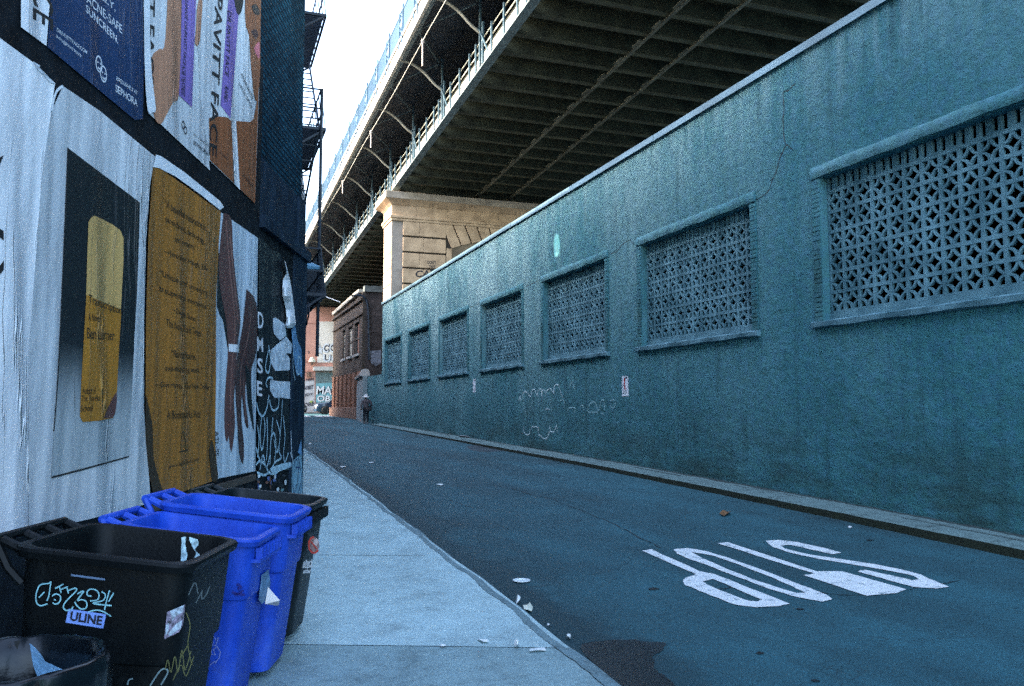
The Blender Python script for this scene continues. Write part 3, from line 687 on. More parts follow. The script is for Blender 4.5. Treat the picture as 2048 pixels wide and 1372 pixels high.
NVP = paper('navy_print', (.012, .035, .095), (.07, .15, .3), .35, .7, .3)
PUP = paper('purple_print', (.17, .12, .37), (.4, .38, .66), .3)
SKN = paper('skin_print', (.37, .19, .115), (.6, .45, .36), .35, 1, .25); SKB = paper('brown_skin_print', (.22, .080, .032), (.48, .3, .19), .35, 1, .3); SKD = paper('deep_skin_print', (.052, .026, .025), (.26, .17, .15), .3, .8, .2); SKM = paper('mid_skin_print', (.10, .048, .043), (.34, .22, .19), .3, .8, .2)
INK = M('print_ink', (.012, .013, .014)); INKG = M('print_ink_brown', (.045, .028, .008)); WINK = M('white_ink', (.62, .68, .74)); LIP = M('lip_ink', (.42, .12, .14)); CURL = M('paper_back', (.62, .68, .72), .12, 3, .7, .3, 14)

t = thing('poster', 'white poster strip with one rotated black letter column, topmost left', 'poster', L(70, 60), group='beauty posters in the upper row')
art(t, 'sheet', [(42, -160), (112, -160), (93, 92), (42, 54)], 1, WHP)
lettering(t, 'lettering', [('PAVITT FACE', (65, -290), (66, 37), (106, -250))], 2, INK, .01)
t = thing('poster', 'navy poster with white sunscreen wording and two round faces', 'poster', L(190, 130), group='beauty posters in the upper row')
art(t, 'sheet', [(112, -160), (282, -160), (288, 100), (286, 238), (270, 240), (95, 94)], 1, NVP)
lettering(t, 'lettering', [('FINALLY,', (163, -34), (231, 25), (163, -52)), ('ACNE-SAFE', (173, 4), (244, 68), (173, -15)), ('SUNCREEN.', (172, 24), (236, 88), (172, 8)), ('DRPAVITTFACE.COM', (114, 63), (174, 109), (114, 55)), ('INFO@PAVITTFACE', (113, 77), (163, 117), (113, 69)), ('EXCLUSIVELY AT', (233, 160), (275, 190), (233, 152)), ('SEPHORA', (231, 183), (275, 214), (231, 168))], 2, WINK, .004)
circ = lambda cx, cy, a, b: [(cx+a*math.cos(q), cy+b*math.sin(q)+.7*a*math.cos(q)) for q in (j*math.pi/8 for j in range(17))]
strokes(t, 'round_faces', [circ(198, 128, 6, 15), circ(207, 148, 6, 15)]+[[(x-1, y), (x+1, y+1)] for x, y in ((196, 124), (201, 127), (205, 144), (210, 147))]+[[(196, 134), (199, 138), (202, 137)], [(205, 154), (208, 158), (211, 156)]], 2, WINK, .012)
t = thing('poster', 'pale poster of a hand holding a purple tube, beside the navy poster', 'poster', L(350, 150), group='beauty posters in the upper row')
art(t, 'sheet', [(286, -160), (404, -160), (404, 100), (404, 200), (420, 341), (320, 247), (297, 227), (288, 120)], 1.0, LGP)
art(t, 'printed_arm', sm([(340, -150), (362, -150), (362, 60), (358, 188), (346, 205), (332, 232), (321, 248), (308, 232), (305, 180), (304, 115), (318, 98), (331, 75)]), 2, SKN)
art(t, 'printed_tube', [(366, -150), (398, -150), (390, 60), (384, 215), (358, 190), (362, 100)], 3, PUP)
art(t, 'printed_fingers', sm([(394, 20), (402, -20), (405, 10), (403, 40), (400, 80), (395, 92), (390, 84), (392, 60)]), 3, SKN)
art(t, 'loose_edge', sm([(286, -160), (298, -160), (300, 60), (304, 150), (312, 218), (306, 224), (298, 227), (293, 200), (289, 110)], 2), 6, CURL)
lettering(t, 'lettering', [('PAVITT FACE', (296, -150), (290, 172), (313, -138)), ], 4, INK, .01)
lettering(t, 'small_lettering', [('CLEANSE DR PAVITT FACE', (371, -10), (366, 128), (377, -4)), ('ACNE TREATMENT', (364, 130), (362, 190), (372, 134)), ('SEPHORA', (387, 288), (417, 312), (387, 280)), ('EXCLUSIVELY AT', (388, 270), (418, 294), (388, 266))], 4, INK)
strokes(t, 'round_faces', [circ(367, 250, 3, 7), circ(371, 260, 3, 7)], 4, INK, .012)
t = thing('poster', 'pale poster with a face, purple tube and brown skin at the panel edge', 'poster', L(465, 200), group='beauty posters in the upper row')
art(t, 'sheet', [(397, -160), (523, -160), (520, 120), (510, 407), (418, 320), (402, 200)], 1.5, LGP)
art(t, 'printed_tube', [(463, -60), (470, 5), (477, 30), (470, 130), (461, 237), (441, 210), (447, 130), (455, 20)], 3, PUP)
art(t, 'printed_hair', sm([(463, -60), (492, -60), (486, 10), (478, 30), (470, 12)], 2), 3.5, BKP)
art(t, 'printed_face', sm([(494, -150), (522, -150), (521, 60), (520, 150), (514, 200), (508, 190), (502, 130), (498, 70), (490, 30)], 3), 3, SKB)
art(t, 'printed_lips', sm([(508, 97), (513, 88), (519, 85), (519, 116), (514, 112)], 3), 4, LIP)
art(t, 'printed_eye', sm([(503, 12), (511, 8), (519, 20), (518, 30), (508, 26)], 3), 4, BKP)
art(t, 'printed_nostril', sm([(502, 62), (512, 58), (517, 70), (510, 78)], 3), 4, SKD)
art(t, 'printed_shoulder', [(418, 236), (440, 233), (455, 235), (462, 241), (500, 244), (507, 238), (513, 206), (518, 160), (510, 407), (420, 320)], 2.5, SKB)
art(t, 'printed_strap', [(463, 240), (472, 241), (480, 380), (469, 368)], 4, WHP)
lettering(t, 'lettering', [('PAVITT FACE', (431, -14), (418, 309), (446, 0))], 5, INK, .012)
lettering(t, 'small_lettering', [('DR PAVITT FACE', (456, 20), (450, 150), (463, 26)), ('RAPID', (450, 170), (448, 200), (457, 176)), ('AM SKIN BARRIER', (482, 150), (505, 200), (484, 144)), ('SUPPORT COMPLEX', (478, 170), (504, 218), (479, 163)), ('EXCLUSIVELY', (440, 305), (456, 322), (440, 300)), ('AT SEPHORA', (486, 352), (506, 376), (486, 346))], 5, INK)
# lower row
t = thing('poster', 'blank white wrinkled poster cut by the left picture edge', 'poster', L(40, 600), group='book and hand posters in the lower row')
art(t, 'sheet', [(-330, -190), (-100, -20), (0, 76), (68, 126), (110, 166), (103, 220), (84, 350), (60, 700), (56, 1066), (-100, 1112), (-330, 1180)], 1, WHP)
art(t, 'curled_corner', [(66, 122), (80, 131), (76, 140), (112, 168), (100, 165)], 3, CURL)
lettering(t, 'lettering', [('Y', (-28, 384), (8, 362), (-28, 330)), ('C', (-32, 560), (8, 548), (-32, 462))], 2, INK, .02)
t = thing('poster', 'pale book poster showing a black and gold cover panel', 'poster', L(200, 600), group='book and hand posters in the lower row')
art(t, 'sheet', [(126, 172), (200, 222), (310, 313), (300, 370), (292, 480), (288, 640), (288, 820), (302, 1006), (180, 1038), (57, 1065), (58, 700), (84, 350), (103, 222)], 2, LGP)
lpx = [(135, 295), (132, 400), (126, 560), (120, 680), (117, 720), (114, 770), (110, 830), (107, 880), (103, 953)]
rpx = [(280, 405), (278, 480), (274, 590), (269, 672), (268, 700), (266, 740), (264, 790), (261, 850), (259, 912)]
cols = [BKP, BKP, BKP, BKP, paper('fade_one', (.06, .075, .08), (.5, .55, .6), .3), paper('fade_two', (.16, .19, .205), (.6, .65, .7), .35), paper('fade_three', (.27, .31, .33), (.7, .75, .8), .4), GRP]
art(t, 'printed_panel', lpx+rpx[::-1], 3.5, paper('panel_print', (.2, .2, .2), (.5, .55, .58), .28, grad=[(0., (.34, .39, .41)), (.16, (.30, .35, .37)), (.26, (.2, .235, .25)), (.345, (.06, .075, .08)), (.40, (.012, .017, .02)), (.5, (.008, .012, .014))]))
strokes(t, 'panel_edge', [[(103, 955), (180, 935), (258, 913)], [(136, 295), (132, 400), (118, 720), (108, 862)]], 4.2, INK, .012)
gold = [(182, 436), (188, 431), (200, 436), (225, 449), (240, 460), (247, 475), (247, 520), (243, 600), (238, 700), (235, 760), (232, 818), (226, 836), (200, 841), (166, 844), (160, 832), (163, 760), (172, 600), (175, 500), (177, 445)]
art(t, 'printed_page', gold, 5, GDL)
art(t, 'printed_page', [(173, 590), (243, 620), (238, 700), (235, 760), (232, 818), (226, 836), (200, 841), (166, 844), (160, 832), (163, 760)], 5.5, GDD)
art(t, 'printed_page', sm([(208, 836), (216, 815), (233, 784), (232, 818), (226, 835)], 2), 6, SKM)
lettering(t, 'lettering', [('Transcription', (177, 611), (243, 634), (177, 588)), ('A Novel', (177, 640), (200, 644), (177, 626)), ('Ben Lerner', (174, 677), (229, 681), (174, 655))], 6.5, INKG, .01)
lettering(t, 'small_lettering', [('Author of', (165, 788), (192, 788), (165, 774)), ('The Topeka', (163, 806), (200, 804), (163, 791)), ('School', (162, 824), (186, 822), (162, 810))], 6.5, INKG, .005)
strokes(t, 'peeling_edge', [[(126, 172), (112, 185), (103, 222)]], 4, CURL, .02)
t = thing('poster', 'brown gold poster printed with rows of dark quotations', 'poster', L(365, 640), group='book and hand posters in the lower row')
art(t, 'sheet', [(306, 330), (322, 338), (375, 375), (442, 424), (438, 480), (432, 600), (432, 760), (430, 880), (436, 958), (370, 982), (322, 1000), (310, 990), (300, 960), (291, 870), (292, 640), (297, 470)], 3, GDP)
rows_ = [('\u201cA beautiful meditation on', 330, 414, 413, 463, 16), ('parenthood, technology,', 331, 446, 410, 492, 16), ('and memory.\u201d', 350, 486, 392, 504, 15), ('\u2014Jennifer Haigh, Elle', 328, 510, 416, 546, 15), ('\u201cUnique and unnerving,', 320, 555, 417, 596, 17), ('its suspense is inescapable.\u201d', 318, 586, 417, 624, 17), ('\u2014Dwight Garner,', 345, 627, 393, 648, 15), ('The New York Times', 333, 653, 402, 674, 16), ('\u201cRemarkable,', 343, 716, 392, 722, 17), ('awe-inspiring work.\u201d', 331, 746, 404, 750, 17), ('\u2014Giles Harvey, The New Yorker', 311, 778, 420, 782, 16), ('A Bookmarks Pick', 334, 838, 401, 836, 17), ('www.fsgbooks.com', 338, 940, 397, 923, 10)]
lettering(t, 'lettering', [(s_, (x0, y0), (x1, y1), (x0, y0-h)) for s_, x0, y0, x1, y1, h in rows_], 4, INKG, .012)
strokes(t, 'printed_emblem', [[(366, 862), (362, 880), (362, 900)], [(366, 862), (371, 880), (372, 900)], [(358, 904), (376, 900)]], 4, INKG, .014)
art(t, 'torn_edge', [(312, 309), (322, 312), (370, 345), (440, 402), (448, 414), (440, 420), (400, 388), (350, 352), (318, 336), (306, 334)], 5.5, CURL)
art(t, 'shadow_print', sm([(292, 790), (305, 850), (308, 920), (330, 1000), (306, 985), (292, 880)], 3), 4.5, M('dark_gold', (.03, .02, .008)))
art(t, 'shadow_print', sm([(418, 900), (424, 880), (432, 920), (436, 957), (424, 960)], 3), 4.5, M('dark_gold', (.03, .02, .008)))
t = thing('poster', 'white poster of two dark bare arms with hanging hands', 'poster', L(475, 700), group='book and hand posters in the lower row')
art(t, 'sheet', [(441, 424), (516, 476), (514, 640), (512, 800), (511, 942), (432, 958), (430, 800), (432, 600), (436, 500)], 2, paper('cool_paper', (.42, .52, .6), (.8, .9, .95), .45))
art(t, 'printed_sleeve', sm([(437, 500), (446, 560), (456, 640), (456, 700), (446, 640), (434, 612)], 2), 3, BKP)
art(t, 'printed_arm', sm([(447, 426), (463, 438), (466, 500), (473, 570), (481, 640), (475, 690), (471, 760), (468, 800), (470, 850), (463, 905), (457, 872), (455, 884), (450, 870), (449, 820), (452, 760), (456, 700), (452, 640), (441, 580), (438, 520)], 3), 3.6, SKM)
art(t, 'printed_arm', sm([(493, 578), (513, 608), (513, 700), (503, 740), (504, 800), (508, 858), (500, 820), (495, 790), (492, 762), (491, 800), (497, 853), (490, 845), (484, 790), (483, 840), (488, 890), (486, 928), (479, 905), (476, 860), (472, 800), (471, 740), (479, 690), (487, 640)], 3), 4.2, SKD)
art(t, 'printed_gap', sm([(490, 730), (500, 745), (503, 800), (508, 862), (497, 812), (493, 770)], 3), 4.8, BKP)
strokes(t, 'printed_shading', [[(452, 440), (458, 520), (466, 600), (470, 660), (463, 740), (461, 820)], [(460, 470), (468, 560), (476, 640)]], 4.0, M('arm_light', (.22, .115, .095)), .035)
strokes(t, 'printed_shading', [[(503, 625), (495, 680), (483, 730), (480, 800)], [(487, 760), (489, 800), (492, 840)]], 4.6, M('arm_light2', (.13, .07, .06)), .03)
art(t, 'printed_cuff', [(457, 688), (478, 689), (478, 705), (458, 703)], 5, WHP)
lettering(t, 'lettering', [('ATL-SS', (430, 862), (431, 912), (437, 862))], 5, INK)
# trim strip under the lower row, torn sticker layer beneath it
mb = MB(); 
mb.poly(LP_([(298, 1010), (512, 948), (512, 960), (298, 1026)], .03), NL, .04); mb.build('trim_strip', M('trim_wood', (.05, .04, .03)), bld)
scr_cols = [M('scrap_%s' % n_, c_) for n_, c_ in (('pale', (.4, .5, .58)), ('teal', (.12, .25, .28)), ('blue', (.08, .14, .34)), ('dark', (.03, .04, .05)), ('white', (.6, .66, .7)), ('rust', (.14, .06, .04)))]
for ci, m_ in enumerate(scr_cols):
    for q in range(17):
        mb = MB()
        x = R.uniform(395, 572); y = R.uniform(max(952, 1005-.27*(x-300)*.35+8) if x < 515 else 950, 1010)
        if x < 512 and y < 1018-.29*(x-298)+4: y = 1018-.29*(x-298)+4+abs(R.gauss(0, 14))
        a, b = R.uniform(1, 5), R.uniform(2, 10)
        mb.poly([L(x+a*R.uniform(.5, 1)*math.cos(v_), y+b*R.uniform(.5, 1)*math.sin(v_), .002+.0015*ci+.0002*q) for v_ in (j*math.pi/3 for j in range(6))], NL)
        mb.build('sticker_scrap', m_, bld)
# side board: stacked letters, torn white paper, spray tags
SPR = M('spray_pale', (.34, .52, .62), .35, 14, .6); SPW = M('torn_white', (.46, .56, .64), .35, 9, .8, .5, 30); SPB = M('spray_blue', (.10, .24, .42), .4, 9, .6)
bs_ = thing('torn_poster', 'torn black poster with white stacked letters DMSE and ripped paper', 'poster', L(548, 700))
art(bs_, 'sheet', sm([(518, 470), (545, 500), (562, 508), (570, 560), (574, 640), (578, 720), (578, 940), (516, 950), (517, 700)], 1), 1, paper('black_sheet', (.006, .010, .014), (.1, .16, .2), .3))
lettering(bs_, 'lettering', [(c_, (x0, y0), (x0+w_, y0+2), (x0-.5, y0-h)) for c_, x0, y0, w_, h in (('D', 516, 656, 11, 33), ('M', 514.5, 702, 12, 29), ('S', 515, 746, 11, 31), ('E', 514.5, 791, 10, 30))], 3, WINK, .02)
for px in ([(546, 637), (552, 635), (570, 648), (573, 672), (560, 680), (549, 668), (546, 655)], [(542, 700), (552, 690), (562, 682), (573, 672), (585, 690), (582, 708), (572, 706), (580, 716), (580, 741), (550, 742), (541, 725)], [(540, 760), (560, 762), (580, 763), (580, 797), (562, 796), (548, 795), (540, 780)]):
    art(bs_, 'torn_paper', [(x+R.uniform(-.6, .6), y+R.uniform(-1, 1)) for x, y in px], 4, SPW)
strokes(bs_, 'spray_tag', [[(513, 805), (518, 825), (526, 832), (534, 815), (538, 790)], [(539, 800), (545, 820), (556, 815), (558, 795)], [(524, 830), (520, 870), (524, 900), (530, 860), (528, 835)], [(534, 835), (535, 880), (533, 920)], [(546, 835), (540, 900)], [(565, 800), (562, 850), (558, 900), (563, 915), (550, 925), (540, 945)], [(540, 930), (542, 880), (548, 866), (552, 890), (548, 930)], [(512, 895), (520, 920), (530, 925)], [(512, 930), (520, 922), (530, 930), (538, 945), (548, 948)], [(535, 775), (532, 765), (538, 755), (546, 757)], [(537, 690), (541, 720), (537, 745), (531, 735), (537, 700)], [(515, 850), (518, 880), (515, 915)], [(553, 840), (560, 870), (554, 905), (548, 880)], [(520, 940), (526, 910), (533, 935), (541, 905)], [(566, 830), (570, 870), (567, 910), (572, 935)], [(514, 945), (530, 950), (545, 938)], [(560, 940), (570, 925), (577, 905)]], 5, SPR, .03)
art(bs_, 'spray_blob', sm([(540, 936), (556, 930), (580, 924), (582, 934), (560, 942), (548, 950)], 2), 5.5, SPR)
fl = thing('torn_flap', 'long pale paper flap peeling off the dark corner pilaster', 'paper', L(580, 600))
def fold(px, off0, bow):
    mb = MB(); nL = len(px)
    for i in range(nL-1):
        (xa, xb, y0), (xc, xd, y1) = px[i], px[i+1]
        K = 5
        for j in range(K):
            q = lambda xs, xe, y, u: L(xs+(xe-xs)*u, y, off0+bow*math.sin(math.pi*u)*(.5+.5*math.sin(y*.11)))
            mb.add([q(xa, xb, y0, j/K), q(xa, xb, y0, (j+1)/K), q(xc, xd, y1, (j+1)/K), q(xc, xd, y1, j/K)], [(0, 1, 2, 3)])
    return mb
fold([(568.5, 569.5, 521), (571, 574, 535), (572, 577, 548), (566, 580, 560), (565, 583, 575), (565, 585, 592), (569, 587, 605), (572, 589, 620), (573, 590, 634), (572, 592, 646), (571, 590, 651), (574, 585, 656)], .03, .07).build('paper_sheet', CURL, fl, smooth='all')
sp = thing('spray_patch', 'pale blue spray paint and tags on the corner pilaster', 'graffiti', L(594, 800))
art(sp, 'paint', sm([(583, 660), (590, 652), (595, 680), (603, 700), (604, 735), (604, 756), (598, 745), (594, 752), (589, 725), (586, 700)], 3), 8, SPB)
art(sp, 'paint', sm([(584, 925), (592, 915), (604, 908), (605, 960), (604, 1003), (584, 1003), (583, 960)], 1), 8, M('pale_blue_paint', (.16, .31, .40), .4, 6, .6))
art(sp, 'paint', sm([(596, 905), (602, 880), (604, 905), (604, 912)], 2), 7.5, SPB)
strokes(sp, 'tag_lines', [[(588, 930), (594, 918), (597, 950), (590, 985)], [(597, 915), (603, 950), (601, 990)], [(586, 970), (593, 1000), (602, 965)], [(592, 935), (600, 935)]], 9.5, M('tag_navy', (.02, .05, .13)), .022)
strokes(sp, 'drip_lines', [[(588, 690), (586, 730), (590, 760)], [(597, 715), (593, 740), (599, 748), (601, 720), (596, 712)]], 9.5, SPR, .025)
strokes(sp, 'edge_chips', [[(582, 862), (583, 900), (586, 925)], [(581, 905), (584, 915)]], 9, SPW, .03)
# ================================================================== bridge
def br(Y, dx=0., dz=0.): return V((9.684-.013*(Y-46)+dx, Y, 14.6-.057*(Y-46)+dz))
bridge = thing('steel_bridge', 'dark steel bridge deck with side walkway and railings crossing overhead', 'bridge', br(46))
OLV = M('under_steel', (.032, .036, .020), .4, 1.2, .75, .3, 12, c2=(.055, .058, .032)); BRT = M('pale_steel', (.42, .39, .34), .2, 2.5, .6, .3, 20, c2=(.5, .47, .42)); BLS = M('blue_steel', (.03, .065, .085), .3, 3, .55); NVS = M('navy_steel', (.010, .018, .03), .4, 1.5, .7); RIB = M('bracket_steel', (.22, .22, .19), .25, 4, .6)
BLR = M('rail_blue', (.016, .058, .095), .25, 3, .55)
Y0, Y1 = -6., 128.
def bbox(mb, dx0, dx1, dz0, dz1, y0=Y0, y1=Y1): return mb.loft([[br(y, dx0, dz0), br(y, dx1, dz0), br(y, dx1, dz1), br(y, dx0, dz1)] for y in (y0, y1)])
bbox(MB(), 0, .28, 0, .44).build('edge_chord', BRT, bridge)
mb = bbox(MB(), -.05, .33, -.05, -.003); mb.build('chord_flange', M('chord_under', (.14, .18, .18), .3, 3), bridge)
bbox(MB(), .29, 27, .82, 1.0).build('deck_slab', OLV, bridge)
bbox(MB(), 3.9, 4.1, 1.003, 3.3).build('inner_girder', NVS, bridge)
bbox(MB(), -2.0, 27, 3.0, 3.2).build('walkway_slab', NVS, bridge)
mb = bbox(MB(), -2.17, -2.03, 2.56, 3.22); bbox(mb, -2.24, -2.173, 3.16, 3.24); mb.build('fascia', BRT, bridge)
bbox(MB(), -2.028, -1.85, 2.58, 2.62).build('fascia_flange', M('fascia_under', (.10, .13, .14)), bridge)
# floor beams under the deck
y = 8.6; bm0 = None; FB = []
while y < 118 and len(FB) < 76:
    c = br(y)
    mb = MB().box((c.x+.33, y-.012, c.z+.1), (c.x+27, y+.012, c.z+.815)).box((c.x+.33, y-.14, c.z+.06), (c.x+27, y+.14, c.z+.098))
    if bm0 is None: bm0 = mb.build('floor_beam', OLV, bridge); FB.append(bm0); y_ref = V(c)
    else:
        o = bm0.copy(); COL.objects.link(o); o.location = bm0.location+(V(c)-y_ref); FB.append(o)
    y += 1.5
STR = M('stringer_steel', (.085, .085, .06), .35, 1.5, .6)
for dx in (5.2, 7.25):
    mb = bbox(MB(), dx-.07, dx+.07, -.02, .055); y = 8.6
    while y < 110:
        a, b = br(y+.35, dx), br(y+.95, dx); s_ = -.2 if dx < 6 else -.16
        mb.loft([[a+V((s_, 0, .0)), a+V((-.072, 0, -.0)), a+V((-.072, 0, .05)), a+V((s_, 0, .05))], [b+V((s_, 0, .0)), b+V((-.072, 0, 0)), b+V((-.072, 0, .05)), b+V((s_, 0, .05))]]); y += 1.5
    mb.build('stringer', STR, bridge)
# chord railing
PB = 30.9-5.62*4
rail = MB()
for dz, r in ((1.2, .028), (.82, .028)):
    rail.tube([br(Y0, .06, dz), br(Y1, .06, dz)], r, 6)
rail.build('rails', M('rail_pale', (.42, .42, .34), .2, 4, .5), bridge)
p0 = None; n = 0
for kb in range(17):
    for j in range(4):
        y = PB+5.62*kb+(.55 if j == 0 else 1.405*j)
        if n >= 68: break
        if p0 is None:
            q = br(y); p0 = MB().box((q.x-.07, y-.045, q.z+.02), (q.x-.004, y+.045, q.z+1.23)).build('railing_post', BLS, bridge); pr = V(q)
        else:
            o = p0.copy(); COL.objects.link(o); o.location = p0.location+(br(y)-pr)
        n += 1
br0 = None
for kb in range(17):                                            # tall hanger pairs, arched brackets, bracing
    y = PB+5.62*kb; q = br(y)
    if br0 is None:
        a = MB().box((q.x-.08, y-.05, q.z+.02), (q.x-.004, y+.05, q.z+3.0)).box((q.x-.08, y-.42, q.z+.02), (q.x-.004, y-.32, q.z+1.75)).bar(V((q.x-.11, y+.0, q.z+1.65)), V((q.x-.11, y-1.25, q.z+.16)), .05)
        h0 = a.build('hanger', BLS, bridge)
        prof = catmull([V((-.02, 0, 1.42)), V((-.45, 0, 1.72)), V((-.95, 0, 2.18)), V((-1.5, 0, 2.50)), V((-2.03, 0, 2.60))], 5)
        mb = MB()
        mb.loft([[q+p+V((0, -.06, -.03)), q+p+V((0, .06, -.03)), q+p+V((0, .06, .05)), q+p+V((0, -.06, .05))] for p in prof])
        b0 = mb.build('bracket', RIB, bridge)
        q1 = br(y+2.81); q2 = br(y+5.62)
        mb = MB().bar(q1+V((-1.95, 0, 2.66)), q+V((-.2, .1, 2.7)), .07, .05).bar(q1+V((-1.95, 0, 2.66)), q2+V((-.2, -.1, 2.7)), .07, .05).box(tuple(q1+V((-2.0, -.22, 2.62))), tuple(q1+V((-1.75, .22, 2.65))))
        d0 = mb.build('bracing', M('brace_steel', (.06, .09, .10), .3, 3), bridge); br0 = V(q)
    else:
        for pz in (h0, b0, d0): o = pz.copy(); COL.objects.link(o); o.location = pz.location+(q-br0)
# ornate outer railing
t0 = None
for kb in range(40):
    y = 10.4+2.81*kb; q = br(y, -2.2, 3.24)
    if t0 is None:
        mb = MB()
        for dy in (-.34, .34): mb.box((q.x-.035, y+dy-.035, q.z), (q.x+.035, y+dy+.035, q.z+(1.45 if dy < 0 else 1.3)))
        for z_ in (.12, .45, .95, 1.25): mb.box((q.x-.02, y-.30, q.z+z_-.02), (q.x+.02, y+.30, q.z+z_+.02))
        for (a, b), (c, d) in (((-.3, .12), (.3, .45)), ((.3, .12), (-.3, .45)), ((-.3, .95), (.3, 1.25)), ((.3, .95), (-.3, 1.25))): mb.bar((q.x, y+a, q.z+b), (q.x, y+c, q.z+d), .03)
        mb.tube([(q.x, y+.22*math.cos(v_), q.z+.7+.22*math.sin(v_)) for v_ in (j*math.pi/8 for j in range(17))], .025, 5)
        mb.box((q.x-.06, y-.36, q.z-.5), (q.x-.01, y-.28, q.z)).box((q.x-.06, y+.28, q.z-.5), (q.x-.01, y+.36, q.z))
        t0 = mb.build('rail_panel_post', BLR, bridge); tq = V(q)
        mb = MB()
        for z_ in (.1, 1.15): mb.bar(q+V((0, .38, z_)), br(y+2.43, -2.2, 3.24+z_), .05)
        for j in range(16):
            yy = y+.42+j*.125; qq = br(yy, -2.2, 3.24); mb.box((qq.x-.008, yy-.022, qq.z+.1), (qq.x+.008, yy+.022, qq.z+1.15))
        g0 = mb.build('rail_grille', BLR, bridge)
    else:
        for pz in (t0, g0): o = pz.copy(); COL.objects.link(o); o.location = pz.location+(q-tq)
# conduit slung beneath the walkway with short hangers
cw = thing('conduit_cable', 'thin pale cable slung under the bridge walkway with hanging drop rods', 'cable', br(30, -1.4, 1.9))
L0, L1 = onX(893, 0, 8.05), onX(642, 440, 7.5)
pp = [L0.lerp(L1, j/12) for j in range(-3, 14)]; pp = [V((p.x, p.y, p.z-.05*math.sin(abs(j)*math.pi/2.5))) for j, p in enumerate(pp)]
CB = M('cable_pale', (.40, .38, .32)); MB().tube(pp, .016, 5).build('cable', CB, cw)
for (xa, ya, yb) in ((845, 80, 133), (742, 266, 300), (685, 388, 414)):
    tt = (893-xa)/(893-642); p = L0.lerp(L1, 0); best = min((L0.lerp(L1, j/200) for j in range(-20, 220)), key=lambda P_: abs(onX(xa, ya, 8.0).normalized().dot(P_.normalized())-1) if False else (onX(xa, ya, P_.x)-P_).length)
    hgt = onX(xa, ya, best.x).z-onX(xa, yb, best.x).z
    MB().tube([best+V((0, 0, .12)), best+V((0, .0, .12-hgt))], .03, 6).box(tuple(best+V((-.05, -.05, -.06))), tuple(best+V((.05, .05, .1)))).build('drop_rod', M('rod_pink', (.42, .36, .32)), cw)

# ================================================================== stone pier
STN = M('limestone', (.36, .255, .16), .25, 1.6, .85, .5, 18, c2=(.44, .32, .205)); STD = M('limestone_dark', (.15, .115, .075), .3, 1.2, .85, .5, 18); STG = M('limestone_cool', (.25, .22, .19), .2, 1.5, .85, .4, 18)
pier = thing('bridge_pier', 'tan rusticated limestone bridge pier rising behind the teal wall', 'pier', (14, 48, 0.8))
PX, PY = 9.62, 47.0
MB().box((PX, PY, 0), (34, PY+2.3, 12.9)).build('core', STG, pier)
MB().box((PX+.63, PY-.003, 1), (33.9, PY-.001, 12.6)).build('joint_shade', M('joint_shade_dark', (.035, .028, .02)), pier)  # dark sheet behind the blocks, shade of the grooves put into colour
mb = MB(); z = 12.62; hC = .93; i = 0
while z > 1.5:
    x = PX+.62
    for j, wj in enumerate(((1.25, 1.35) if i % 2 else (1.0, 1.6))):
        mb.box((x+.003, PY-.13, z-hC+.10), (x+wj-.003, PY-.003, z)); x += wj
    z -= hC; i += 1
mb.build('rusticated_blocks', STN, pier, bevel=.025)
mb = MB(); z = 12.62; i = 0
while z > 1.5: mb.box((PX-.03, PY+.02+(i % 2)*.0, z-hC+.045), (PX-.002, PY+2.3, z)); z -= hC; i += 1
mb.build('side_blocks', STN, pier)
mb = MB(); x = PX+3.2                                         # plain face and the stones over the blind arch
AC, AR = V((17.5, 0, 0.0)), 12.0
NV = 13
for j in range(NV):
    a0, a1 = rad(111-42*j/NV), rad(111-42*(j+1)/NV)+.007
    ri, ro = AR, AR+1.
    q = lambda r_, a_: (AC.x+r_*math.cos(a_), min(12.62, AC.z+r_*math.sin(a_)))
    ring = [q(ri, a0), q(ro+.7, a0), q(ro+.7, a1), q(ri, a1)]
    mb.loft([[(u, PY-.12, w_) for u, w_ in ring], [(u, PY-.004, w_) for u, w_ in ring]])
mb.build('arch_stones', STN, pier, bevel=.015)
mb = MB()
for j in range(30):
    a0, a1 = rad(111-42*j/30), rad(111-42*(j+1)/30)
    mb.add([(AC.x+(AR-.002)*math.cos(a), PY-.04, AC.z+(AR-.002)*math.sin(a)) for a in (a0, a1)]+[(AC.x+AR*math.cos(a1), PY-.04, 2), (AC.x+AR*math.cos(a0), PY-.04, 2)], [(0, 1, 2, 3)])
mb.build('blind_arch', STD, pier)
mb = MB(); mb.box((PX+3.25, PY-.12, 1), (PX+3.58, PY-.004, 11.18)); mb.build('arch_jamb', STN, pier)
mb = MB().box((PX-.1, PY-.16, 12.63), (34, PY+2.4, 12.78)).box((PX-.16, PY-.22, 12.783), (34, PY+2.46, 12.95)); mb.build('belt_moulding', STN, pier, bevel=.02)
mb = MB(); x = PX-.06; i = 0
while x < 33: wj = (1.5, 1.9, 1.7)[i % 3]; mb.box((x+.005, PY-.1, 12.953), (x+wj-.005, PY+2.3, 13.55)); x += wj; i += 1
mb.build('frieze_blocks', STN, pier, bevel=.015)
MB().loft([[(PX-.08, PY-.12, 13.553), (34, PY-.12, 13.553), (34, PY+2.4, 13.553), (PX-.08, PY+2.4, 13.553)], [(PX-.2, PY-.26, 13.68), (34, PY-.26, 13.68), (34, PY+2.5, 13.68), (PX-.2, PY+2.5, 13.68)], [(PX-.5, PY-.5, 13.86), (34, PY-.5, 13.86), (34, PY+2.8, 13.86), (PX-.5, PY+2.8, 13.86)]]).build('cornice', STN, pier)
MB().box((PX-.5, PY-.5, 13.863), (34, PY+2.8, 14.28)).build('capping', M('capping_stone', (.25, .22, .18), .3, 1.5, .85, .4, 16), pier, bevel=.03)
